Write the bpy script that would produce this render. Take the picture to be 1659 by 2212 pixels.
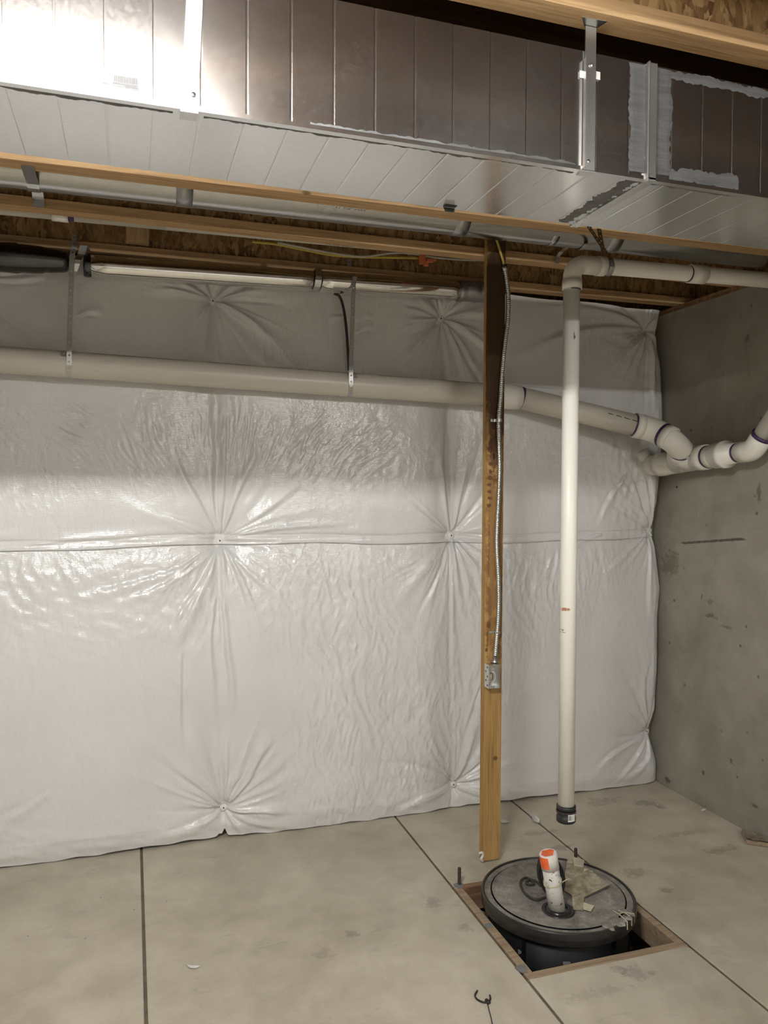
import bpy, math, random
import numpy as np
from mathutils import Vector, Matrix

random.seed(7)
rng = np.random.default_rng(11)
for o in list(bpy.data.objects):
    bpy.data.objects.remove(o, do_unlink=True)
scene = bpy.context.scene
COL = scene.collection

# ------------------------------------------------------------------ camera
IW, IH, FPX = 1659.0, 2212.0, 1680.0
CX, CY = IW/2, IH/2
CAM = np.array([0.0, 0.0, 1.7])
_y, _p, _r = np.radians([18.0, 1.5, -0.3])
FW = np.array([np.sin(_y)*np.cos(_p), np.cos(_y)*np.cos(_p), -np.sin(_p)])
_rt = np.array([np.cos(_y), -np.sin(_y), 0.0])
_dn = np.cross(FW, _rt)
RT = np.cos(_r)*_rt + np.sin(_r)*_dn
DN = -np.sin(_r)*_rt + np.cos(_r)*_dn
cd = bpy.data.cameras.new('camera')
cd.sensor_fit = 'HORIZONTAL'; cd.sensor_width = 36.0; cd.lens = 36.0*FPX/IW
cd.clip_start = 0.02
cam = bpy.data.objects.new('camera', cd); COL.objects.link(cam)
cam.matrix_world = Matrix(((RT[0], -DN[0], -FW[0], CAM[0]), (RT[1], -DN[1], -FW[1], CAM[1]),
                           (RT[2], -DN[2], -FW[2], CAM[2]), (0, 0, 0, 1)))
scene.camera = cam

def pl(u, v, ax, val):
    """pixel -> point on the world plane (axis ax = val)"""
    d = FW + (u-CX)/FPX*RT + (v-CY)/FPX*DN
    t = (val-CAM[ax])/d[ax]
    return CAM + t*d

# ------------------------------------------------------------------ world, exposure
world = bpy.data.worlds.new('world'); scene.world = world
world.use_nodes = True
bgn = world.node_tree.nodes['Background']
bgn.inputs[0].default_value = (1.0, 0.95, 0.88, 1); bgn.inputs[1].default_value = 0.02
vs = scene.view_settings
vs.view_transform = 'Standard'; vs.look = 'None'; vs.gamma = 1.0
vs.use_curve_mapping = False
vs.exposure = 0.30
LAMPS = [  # centre, tube length, emission, label
    ((-0.27, 0.86, 2.675), 0.80, 520.0, 'white strip lamp with a bare tube under the joists just before the trunk duct'),
    ((-0.95, -1.55, 2.675), 1.15, 45.0, 'white strip lamp at the back of the room, farther from the concrete wall'),
    ((1.75, -1.55, 2.675), 1.15, 225.0, 'added unseen strip lamp at the back of the room, brightening the concrete wall side'),  # added fill lamp, unseen, lifts the light on the right side
]
LAMPCOL = (1.0, 0.995, 0.968, 1.0)
TUBE_R = 0.018

# ------------------------------------------------------------------ materials
MATS = {}
class NT:
    def __init__(s, name):
        s.m = bpy.data.materials.new(name); s.m.use_nodes = True
        s.t = s.m.node_tree; s.t.nodes.clear()
        s.out = s.n('ShaderNodeOutputMaterial'); s.b = s.n('ShaderNodeBsdfPrincipled')
        s.l(s.b.outputs[0], s.out.inputs[0])
        s.co = s.n('ShaderNodeTexCoord').outputs['Object']
        MATS[name] = s.m
    def n(s, k, **kw):
        x = s.t.nodes.new(k)
        for a, b in kw.items(): setattr(x, a, b)
        return x
    def l(s, a, b): s.t.links.new(a, b)
    def set(s, sock, v):
        if hasattr(v, 'is_linked') or isinstance(v, bpy.types.NodeSocket): s.l(v, sock)
        else: sock.default_value = v
    def map(s, scale=(1,1,1), rot=(0,0,0), loc=(0,0,0), co=None):
        x = s.n('ShaderNodeMapping'); s.l(co or s.co, x.inputs[0])
        x.inputs['Scale'].default_value = scale; x.inputs['Rotation'].default_value = rot; x.inputs['Location'].default_value = loc
        return x.outputs[0]
    def noise(s, co, scale, detail=4, rough=0.55, dist=0.0):
        x = s.n('ShaderNodeTexNoise'); s.l(co, x.inputs['Vector'])
        x.inputs['Scale'].default_value = scale; x.inputs['Detail'].default_value = detail
        x.inputs['Roughness'].default_value = rough; x.inputs['Distortion'].default_value = dist
        return x.outputs['Fac']
    def vor(s, co, scale, feature='F1', out='Distance'):
        x = s.n('ShaderNodeTexVoronoi', feature=feature); s.l(co, x.inputs['Vector']); x.inputs['Scale'].default_value = scale
        return x.outputs[out]
    def ramp(s, f, stops):
        x = s.n('ShaderNodeValToRGB'); s.l(f, x.inputs[0]); e = x.color_ramp.elements
        while len(e) < len(stops): e.new(0.5)
        for i, (p, c) in enumerate(stops):
            e[i].position = p; e[i].color = c if len(c) == 4 else (*c, 1)
        return x.outputs[0]
    def mix(s, f, a, b, mode='MIX'):
        x = s.n('ShaderNodeMix', data_type='RGBA', blend_type=mode)
        s.set(x.inputs[0], f); s.set(x.inputs[6], a if not isinstance(a, tuple) else (*a[:3], 1)); s.set(x.inputs[7], b if not isinstance(b, tuple) else (*b[:3], 1))
        return x.outputs[2]
    def math(s, op, a, b=0.0, clamp=False):
        x = s.n('ShaderNodeMath', operation=op, use_clamp=clamp); s.set(x.inputs[0], a); s.set(x.inputs[1], b)
        return x.outputs[0]
    def range(s, f, a, b, c=0.0, d=1.0):
        x = s.n('ShaderNodeMapRange'); s.set(x.inputs[0], f)
        for i, v in enumerate((a, b, c, d)): x.inputs[i+1].default_value = v
        return x.outputs[0]
    def spot(s, loc, size, warp, amt=0.6, soft=0.5):
        """a mark with a shape of its own: 1 inside an uneven ellipse at loc"""
        v = s.n('ShaderNodeVectorMath', operation='SUBTRACT'); s.l(s.co, v.inputs[0]); v.inputs[1].default_value = loc
        d = s.n('ShaderNodeVectorMath', operation='DIVIDE'); s.l(v.outputs[0], d.inputs[0]); d.inputs[1].default_value = size
        q = s.n('ShaderNodeVectorMath', operation='LENGTH'); s.l(d.outputs[0], q.inputs[0])
        w = s.math('MULTIPLY', s.math('SUBTRACT', warp, 0.5), amt*4)
        return s.range(s.math('ADD', q.outputs['Value'], w), 1.0, 1.0-soft)
    def bump(s, h, strength=0.3, dist=0.01):
        x = s.n('ShaderNodeBump'); x.inputs['Strength'].default_value = strength; x.inputs['Distance'].default_value = dist
        s.l(h, x.inputs['Height']); s.l(x.outputs[0], s.b.inputs['Normal'])
    def fin(s, col=None, rough=None, metal=None, spec=None):
        if col is not None: s.set(s.b.inputs['Base Color'], col if not isinstance(col, tuple) else (*col[:3], 1))
        if rough is not None: s.set(s.b.inputs['Roughness'], rough)
        if metal is not None: s.set(s.b.inputs['Metallic'], metal)
        if spec is not None: s.set(s.b.inputs['Specular IOR Level'], spec)
        return s.m

def plain(name, col, rough=0.5, metal=0.0, var=0.12, scale=30, bump=0.05, spec=None):
    t = NT(name); n = t.noise(t.co, scale, 4)
    c = t.mix(t.range(n, 0.3, 0.7), tuple(x*(1-var) for x in col), tuple(min(1, x*(1+var)) for x in col))
    if bump: t.bump(n, bump, 0.004)
    return t.fin(c, rough, metal, spec)

def wood(name, a, b, c, axis=0, knots=True, rough=0.75, spots=()):
    t = NT(name)
    st = [22, 22, 22]; st[axis] = 1.1
    m = t.map(tuple(st)); big = t.noise(m, 1.2, 3, 0.5, 0.4); fine = t.noise(m, 5.0, 5, 0.65, 0.2)
    st2 = [60, 60, 60]; st2[axis] = 2.0
    line = t.noise(t.map(tuple(st2)), 1.6, 3, 0.5, 0.5)
    g = t.math('ADD', t.math('MULTIPLY', big, 0.55), t.math('MULTIPLY', fine, 0.45))
    col = t.ramp(g, [(0.28, a), (0.5, b), (0.7, c)])
    col = t.mix(t.range(line, 0.52, 0.7, 0, 0.45), col, tuple(x*0.45 for x in a))
    if knots:
        st3 = [9, 9, 9]; st3[axis] = 4.5
        k = t.vor(t.map(tuple(st3)), 1.0)
        col = t.mix(t.range(k, 0.10, 0.05, 0, 0.85), col, tuple(x*0.28 for x in a))
    for (loc, size, colr, amt, al) in spots:
        w = t.noise(t.co, 28, 4, 0.65)
        col = t.mix(t.math('MULTIPLY', t.spot(loc, size, w, amt, 0.35), al), col, colr)
    t.bump(fine, 0.25, 0.003)
    return t.fin(col, rough, 0.0, 0.25)

wood('flange', (0.34, 0.20, 0.095), (0.51, 0.325, 0.162), (0.62, 0.42, 0.225))
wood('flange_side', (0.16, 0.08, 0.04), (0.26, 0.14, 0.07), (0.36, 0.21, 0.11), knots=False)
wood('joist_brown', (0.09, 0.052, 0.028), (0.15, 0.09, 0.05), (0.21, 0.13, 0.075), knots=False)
wood('lumber', (0.33, 0.21, 0.11), (0.48, 0.32, 0.17), (0.58, 0.41, 0.24), axis=2)
wood('pit_lumber', (0.22, 0.15, 0.09), (0.36, 0.27, 0.18), (0.45, 0.36, 0.25), knots=False, rough=0.9)
wood('pit_lumber_red', (0.13, 0.06, 0.035), (0.24, 0.13, 0.075), (0.36, 0.24, 0.15), knots=False, rough=0.9)

# oriented strand board
t = NT('osb')
wv = t.noise(t.map((1, 1, 1)), 5, 3)
wc = t.n('ShaderNodeVectorMath', operation='ADD'); t.l(t.map((1, 1, 1)), wc.inputs[0])
q = t.n('ShaderNodeVectorMath', operation='SCALE'); tn = t.n('ShaderNodeTexNoise'); t.l(t.co, tn.inputs['Vector']); tn.inputs['Scale'].default_value = 9
t.l(tn.outputs['Color'], q.inputs[0]); q.inputs['Scale'].default_value = 0.09; t.l(q.outputs[0], wc.inputs[1])
v1 = t.vor(t.map((62, 62, 17), (0, 0.35, 0), co=wc.outputs[0]), 1.0, 'F1', 'Color')
v2 = t.vor(t.map((85, 85, 26), (0, -0.6, 0), co=wc.outputs[0]), 1.0, 'F1', 'Color')
sv = t.n('ShaderNodeSeparateColor'); t.l(v1, sv.inputs[0]); sv2 = t.n('ShaderNodeSeparateColor'); t.l(v2, sv2.inputs[0])
c1 = t.ramp(sv.outputs[0], [(0.0, (0.17, 0.09, 0.035)), (0.45, (0.30, 0.175, 0.07)), (1.0, (0.42, 0.27, 0.12))])
c2 = t.ramp(sv2.outputs[1], [(0.0, (0.12, 0.06, 0.025)), (0.5, (0.27, 0.15, 0.06)), (1.0, (0.45, 0.30, 0.14))])
col = t.mix(t.range(wv, 0.4, 0.6), c1, c2)
fine = t.noise(t.map((90, 90, 14), (0, 0.4, 0)), 1.0, 4, 0.6)
col = t.mix(t.range(fine, 0.57, 0.72, 0, 0.75), col, (0.055, 0.025, 0.012))
t.bump(sv.outputs[0], 0.35, 0.003)
t.fin(col, 0.7, 0, 0.25)

# concrete floor
def concrete(name, a, b, c, spots=(), pits=True, rough=0.75, streak=0.0, blot=1.0):
    t = NT(name)
    big = t.noise(t.co, 1.3*blot, 5, 0.6, 0.6); mid = t.noise(t.co, 7, 6, 0.62, 0.3); fine = t.noise(t.co, 90, 4, 0.7)
    g = t.math('ADD', t.math('MULTIPLY', big, 0.5), t.math('ADD', t.math('MULTIPLY', mid, 0.38), t.math('MULTIPLY', fine, 0.12)))
    col = t.ramp(g, [(0.34, a), (0.5, b), (0.66, c)])
    w1 = t.noise(t.map((2.2, 6, 2.2), (0, 0, 0.5)), 1.4, 6, 0.7, 1.2)
    col = t.mix(t.range(w1, 0.60, 0.78, 0, 0.5), col, tuple(x*0.6 for x in a))
    w2 = t.noise(t.map((5, 1.6, 5), (0, 0, -0.3), (3, 7, 1)), 1.6, 6, 0.7, 0.8)
    col = t.mix(t.range(w2, 0.62, 0.8, 0, 0.4), col, tuple(min(1, x*1.25) for x in c))
    if pits:
        k = t.vor(t.map((1, 1, 1), loc=(5, 3, 1)), 11.0); sz = t.noise(t.co, 3.1, 2)
        mk = t.math('MULTIPLY', t.range(k, 0.13, 0.06), t.range(sz, 0.52, 0.60))
        col = t.mix(t.math('MULTIPLY', mk, 0.7), col, tuple(x*0.25 for x in a))
    wn = t.noise(t.co, 30, 5, 0.7)
    for (loc, size, colr, amt, al) in spots:
        col = t.mix(t.math('MULTIPLY', t.spot(loc, size, wn, amt, 0.45), al), col, colr)
    t.bump(t.math('ADD', t.math('MULTIPLY', mid, 0.5), fine), 0.16, 0.004)
    return t.fin(col, t.range(mid, 0.3, 0.7, rough-0.12, rough+0.1), 0, 0.3)

def fl(u, v, z=0.0):
    q = pl(u, v, 2, z); return (float(q[0]), float(q[1]), float(q[2]))
PUR = (0.115, 0.095, 0.12)
DRK = (0.10, 0.085, 0.065)
fsp = [(fl(935, 1950), (.035, .05, .05), PUR, .8, .65), (fl(1213, 1831), (.07, .035, .05), PUR, .9, .8),
       (fl(1370, 2102), (.05, .05, .05), PUR, .9, .7), (fl(1340, 2095), (.03, .03, .05), PUR, .9, .6),
       (fl(1440, 1923), (.035, .03, .05), (.12, .075, .05), .9, .8), (fl(1410, 2103), (.02, .02, .05), (.12, .08, .05), .9, .7),
       (fl(760, 2018), (.03, .03, .05), (.15, .10, .09), .8, .7), (fl(700, 2062), (.04, .04, .05), (.2, .15, .12), .9, .6),
       (fl(1370, 1885), (.07, .05, .05), (.20, .15, .10), 1.1, .8), (fl(1555, 1836), (.10, .035, .05), (.19, .14, .095), 1.1, .75),
       (fl(1395, 1735), (.07, .05, .05), DRK, 1.1, .7), (fl(1424, 1742), (.03, .03, .05), DRK, 1.0, .8),
       (fl(1300, 1732), (.12, .05, .05), (.16, .13, .10), 1.2, .6), (fl(1160, 1800), (.12, .03, .05), (.14, .115, .09), 1.2, .6),
       (fl(1004, 2002), (.035, .035, .05), (.17, .12, .09), 1.0, .6), (fl(60, 2022), (.006, .008, .05), DRK, .3, .9),
       (fl(185, 2027), (.005, .007, .05), DRK, .3, .9), (fl(290, 1965), (.006, .008, .05), DRK, .3, .9), (fl(218, 1939), (.006, .008, .05), DRK, .3, .8),
       (fl(360, 1947), (.005, .007, .05), DRK, .3, .9), (fl(1480, 1800), (.15, .03, .05), (.19, .15, .105), 1.2, .6), (fl(1290, 2145), (.12, .03, .05), (.2, .16, .11), 1.2, .5)]
fsp = [(a_, b_, c_, d_, e_*.48) for (a_, b_, c_, d_, e_) in fsp]
concrete('floor_concrete', (0.37, 0.328, 0.252), (0.50, 0.45, 0.357), (0.62, 0.57, 0.465), fsp, pits=False, rough=0.72)
def rw(u, v):
    q = pl(u, v, 0, 2.945); return tuple(float(x) for x in q)
GR = (0.075, 0.07, 0.055)
rsp = [(rw(1480+k*12, 1173-k*.85), (.05, .042, .008), GR, .2, .8) for k in range(11)] + [
       (rw(1519, 1670), (.05, .012, .018), GR, .5, .8), (rw(1535, 1330), (.05, .045, .015), GR, .8, .6),
       (rw(1516, 1290), (.05, .010, .02), GR, .6, .6), (rw(1570, 1355), (.05, .05, .012), (.14, .13, .10), .7, .6), (rw(1535, 1300), (.05, .03, .02), GR, .9, .4),
       (rw(1640, 1060), (.05, .015, .06), (.12, .11, .085), .7, .7), (rw(1615, 730), (.05, .02, .02), GR, .7, .6), (rw(1450, 1215), (.05, .10, .08), (.17, .14, .11), 1.0, .6),
       (rw(1442, 1685), (.05, .03, .02), GR, .9, .7), (rw(1592, 1678), (.05, .01, .012), GR, .5, .8), (rw(1580, 1643), (.05, .015, .018), GR, .7, .8),
       (rw(1462, 1052), (.05, .01, .008), (.02, .02, .02), .2, .9), (rw(1630, 1740), (.05, .02, .012), GR, .9, .7)]
concrete('wall_concrete', (0.245, 0.226, 0.185), (0.325, 0.303, 0.255), (0.41, 0.385, 0.33), rsp, rough=0.8, blot=1.2)
concrete('dirt', (0.05, 0.04, 0.03), (0.09, 0.075, 0.055), (0.14, 0.12, 0.09), rough=0.95, pits=False)
concrete('joint_dirt', (0.10, 0.08, 0.06), (0.16, 0.13, 0.095), (0.22, 0.185, 0.14), rough=0.95, pits=False, blot=9)
concrete('gravel', (0.13, 0.115, 0.09), (0.25, 0.23, 0.18), (0.36, 0.33, 0.27), rough=0.9, pits=False, blot=8)
t = NT('dust'); n1 = t.noise(t.co, 9, 6, .65, .5); n2 = t.noise(t.co, 34, 5, .7, .3); n3 = t.noise(t.co, 120, 3, .6)
g_ = t.math('ADD', t.math('MULTIPLY', n1, .55), t.math('ADD', t.math('MULTIPLY', n2, .3), t.math('MULTIPLY', n3, .15)))
c = t.ramp(g_, [(.34, (.075, .068, .06)), (.46, (.19, .175, .155)), (.56, (.27, .25, .22)), (.68, (.42, .395, .35))])
c = t.mix(t.range(t.vor(t.co, 38), .12, .06, 0, .6), c, (.5, .48, .43)); t.bump(n2, .25, .004); t.fin(c, .88, 0, .2)

# white vinyl facing of the insulation
t = NT('vinyl')
scr = t.n('ShaderNodeTexWave', wave_type='BANDS', bands_direction='Z'); t.l(t.co, scr.inputs[0])
scr.inputs['Scale'].default_value = 42; scr.inputs['Distortion'].default_value = 1.2; scr.inputs['Detail'].default_value = 2
fn = t.noise(t.map((1, 1, 0.5)), 46, 4, 0.6, 0.3); bg = t.noise(t.co, 2.3, 4)
fn2 = t.noise(t.map((1, 1, 0.35)), 17, 5, 0.62, 0.6)
wq = t.n('ShaderNodeVectorMath', operation='MULTIPLY_ADD'); tw = t.n('ShaderNodeTexNoise'); t.l(t.co, tw.inputs['Vector']); tw.inputs['Scale'].default_value = 7; tw.inputs['Detail'].default_value = 4
t.l(tw.outputs['Color'], wq.inputs[0]); wq.inputs[1].default_value = (.16, .16, .16); t.l(t.co, wq.inputs[2])
cr = t.vor(t.map((1, 1, .42), co=wq.outputs[0]), 21.0, 'F1'); cr2 = t.vor(t.map((1, 1, .55), (0, .5, 0), co=wq.outputs[0]), 46.0, 'F1')
cm = t.range(t.noise(t.co, 1.9, 3), .40, .62, 0.12, 1.0)
crm = t.math('MULTIPLY', t.math('ADD', t.math('MULTIPLY', cr, 1.0), t.math('MULTIPLY', cr2, .42)), cm)
t.bump(t.math('ADD', t.math('MULTIPLY', scr.outputs['Fac'], 0.06), t.math('ADD', t.math('MULTIPLY', crm, 1.0), t.math('ADD', t.math('MULTIPLY', fn, .4), t.math('MULTIPLY', fn2, 1.0)))), 0.62, 0.0055)
t.fin(t.mix(t.range(bg, .3, .7), (0.67, 0.66, 0.645), (0.73, 0.722, 0.71)), t.range(bg, .3, .7, 0.19, 0.27), 0, 0.75)

plain('facing', (0.70, 0.685, 0.66), 0.45, 0, 0.05, 5)
def galv(name, base, r0, r1, scale=160, bump=0.06, wave=0.0, axis=0):
    t = NT(name)
    sp = t.vor(t.co, scale, 'F1', 'Color'); s = t.n('ShaderNodeSeparateColor'); t.l(sp, s.inputs[0])
    st = [40, 40, 40]; st[axis] = 2
    sm = t.noise(t.map(tuple(st)), 1.0, 3, 0.6, 0.3); bg = t.noise(t.co, 3.0, 5, 0.6)
    col = t.mix(t.math('MULTIPLY', s.outputs[0], 0.22), base, tuple(x*0.72 for x in base))
    col = t.mix(t.range(bg, 0.55, 0.75, 0, 0.3), col, tuple(x*0.75 for x in base))
    h = t.math('ADD', t.math('MULTIPLY', sm, 0.5), t.math('MULTIPLY', t.noise(t.co, 2.2, 1), wave*4))
    t.bump(h, bump, 0.006)
    r = t.math('ADD', t.range(t.noise(t.co, 2.0, 2), 0.35, 0.7, r0, r1), t.math('MULTIPLY', s.outputs[2], 0.025))
    return t.fin(col, r, 1.0)
galv('duct_metal', (0.74, 0.74, 0.73), 0.165, 0.20, 190, 0.010, 1.0)
galv('strap_metal', (0.72, 0.72, 0.71), 0.26, 0.36, 260, 0.012)
galv('tube_metal', (0.86, 0.85, 0.82), 0.07, 0.13, 120, 0.01)
galv('elbow_metal', (0.11, 0.11, 0.11), 0.22, 0.30, 120, 0.006)
plain('perforated_metal', (0.52, 0.52, 0.51), 0.34, 0.6, 0.1)
galv('bay_duct_metal', (0.52, 0.52, 0.51), 0.16, 0.26, 120, 0.010)
galv('conduit_metal', (0.70, 0.71, 0.70), 0.20, 0.30, 300, 0.03)
galv('tape_metal', (0.42, 0.42, 0.42), 0.30, 0.42, 60, 0.07, axis=2)
plain('dark_metal', (0.05, 0.05, 0.05), 0.4, 0.8)
t = NT('mastic'); n = t.noise(t.map((9, 60, 60), (0, 0.1, 0)), 1.0, 5, 0.7); n2 = t.noise(t.map((60, 9, 14)), 1.0, 4)
t.bump(n, 0.5, 0.004); t.fin(t.mix(t.range(n, .3, .7), (0.06, 0.06, 0.06), (0.135, 0.135, 0.135)), 0.6)
plain('dark_mastic', (0.13, 0.125, 0.12), 0.55, 0.0, 0.4, 25, 0.3)
t = NT('pvc'); n = t.noise(t.map((3, 3, 3)), 1.0, 4); n2 = t.noise(t.co, 60, 3)
t.bump(n2, 0.03, 0.002)
t.fin(t.mix(t.range(n, .3, .7), (0.74, 0.71, 0.63), (0.81, 0.78, 0.70)), 0.36, 0, 0.45)
t = NT('pvc_drain'); n = t.noise(t.map((2, 9, 9)), 1.0, 5, 0.7, .4); dirt = t.noise(t.map((4, 40, 40)), 1.0, 5, 0.7, .6)
c = t.mix(t.range(n, .3, .7), (0.56, 0.52, 0.44), (0.65, 0.61, 0.53))
t.fin(t.mix(t.range(dirt, .62, .76, 0, .5), c, (0.33, 0.27, 0.17)), 0.34, 0, 0.45)
t = NT('pvc_standpipe'); wn = t.noise(t.co, 60, 4, .7); n = t.noise(t.co, 4, 4)
c = t.mix(t.range(n, .3, .7), (0.86, 0.84, 0.765), (0.91, 0.89, 0.82))
for (u, v, sz, cc, al) in ((1224, 1317, (.014, .05, .008), (.45, .16, .06), .9), (1220, 1363, (.006, .05, .005), (.2, .18, .15), .8), (1222, 1368, (.005, .05, .003), (.2, .18, .15), .8), (1240, 726, (.003, .05, .02), (.25, .22, .18), .8), (1241, 727, (.004, .05, .006), (.08, .07, .06), .8), (1224, 838, (.02, .05, .004), (.4, .36, .3), .5)):
    q = pl(u, v, 1, 2.63); c = t.mix(t.math('MULTIPLY', t.spot((q[0]-1.625, q[1]-2.66, q[2]-.42), sz, wn, .8, .5), al), c, cc)
t.fin(c, 0.36, 0, 0.45)
plain('primer', (0.055, 0.022, 0.085), 0.4, 0, 0.35, 40)
plain('black_rubber', (0.018, 0.018, 0.018), 0.45, 0, 0.3)
plain('black_plastic', (0.005, 0.005, 0.0055), 0.5, 0, 0.4, 14, 0.15, 0.18)
plain('ink', (0.03, 0.028, 0.025), 0.6, 0, 0.2)
plain('brown_ink', (0.13, 0.06, 0.03), 0.7, 0, 0.3)
plain('paper_white', (0.72, 0.71, 0.69), 0.7)
plain('label_grey', (0.085, 0.085, 0.088), 0.7, 0, 0.05)
plain('porcelain', (0.8, 0.79, 0.76), 0.3)
plain('orange_tape', (0.90, 0.16, 0.045), 0.5, 0, 0.15)
plain('white_tape', (0.78, 0.76, 0.72), 0.5)
plain('yellow_cable', (0.50, 0.37, 0.06), 0.45, 0, 0.15)
plain('white_cable', (0.48, 0.45, 0.38), 0.45)
plain('orange_plastic', (0.62, 0.17, 0.07), 0.5, 0, 0.3, 60)
plain('brown_cable', (0.045, 0.038, 0.03), 0.6, 0, 0.4)
plain('wire_white', (0.75, 0.73, 0.68), 0.4)
plain('clear_tie', (0.58, 0.54, 0.38), 0.35)
t = NT('dirty_paper'); n = t.noise(t.co, 22, 6, .7, .5); n2 = t.noise(t.co, 7, 4)
c = t.ramp(n, [(.3, (.17, .13, .08)), (.5, (.34, .29, .20)), (.68, (.52, .48, .38))])
t.fin(c, 0.75)
t = NT('stub_pvc'); n = t.noise(t.co, 75, 3, .5)
t.fin(t.mix(t.range(n, .63, .67), (.66, .64, .60), (.04, .04, .04)), .4)
plain('dark_poly', (0.022, 0.02, 0.019), 0.3, 0, 0.4, 20, 0.3, 0.5)
plain('mortar_splat', (0.20, 0.20, 0.20), 0.9, 0, 0.2)
plain('glass_plastic', (0.24, 0.20, 0.15), 0.25, 0, 0.4, 18, 0.4)
plain('zip_black', (0.012, 0.012, 0.012), 0.4)
plain('rusty', (0.06, 0.045, 0.035), 0.8, 0.3, 0.4, 80)
plain('torn_plastic', (0.62, 0.60, 0.57), 0.4)

# post: light edges, dark stained face, stamps, knots (object space: base of the post at origin)
def pp(u, v):
    q = pl(u, v, 1, 3.20); return (q[0]-1.567, 0.0-0.019, q[2]-0.012)
DK = (0.040, 0.018, 0.009)
psp = [((0.03, -.02, 2.42), (.17, .021, .62), DK, .14, .94), ((0.0, -.02, 1.93), (.032, .022, .22), DK, .5, .85),
       ((0.033, -.02, 1.5), (.012, .03, .80), (0.10, 0.05, 0.022), .35, .75), ((-.01, -.02, 1.45), (.034, .021, .55), (.20, .10, .04), .75, .6),
       (pp(1061, 965), (.016, .03, .045), (.075, .03, .018), .45, .9), (pp(1067, 985), (.007, .03, .02), (.03, .012, .008), .3, .9),
       (pp(1056, 1350), (.010, .03, .016), (.10, .04, .018), .3, .85), (pp(1051, 1404), (.009, .03, .012), (.09, .035, .015), .3, .85), (pp(1053, 1380), (.006, .03, .04), (.17, .075, .03), .4, .7),
       (pp(1070, 1638), (.012, .03, .012), (.13, .06, .025), .3, .8), (pp(1056, 1200), (.006, .03, .20), (.16, .08, .03), .8, .6), (pp(1057, 1300), (.008, .03, .10), (.2, .11, .045), .8, .6)]
for k in range(7):
    psp.append((pp(1060-k*.6, 1002+k*15), (.013, .03, .010), (.10, .045, .022), 0.75, .8))
wood('post_wood', (0.30, 0.17, 0.055), (0.43, 0.26, 0.095), (0.55, 0.36, 0.15), axis=2, knots=False, spots=psp)

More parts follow.
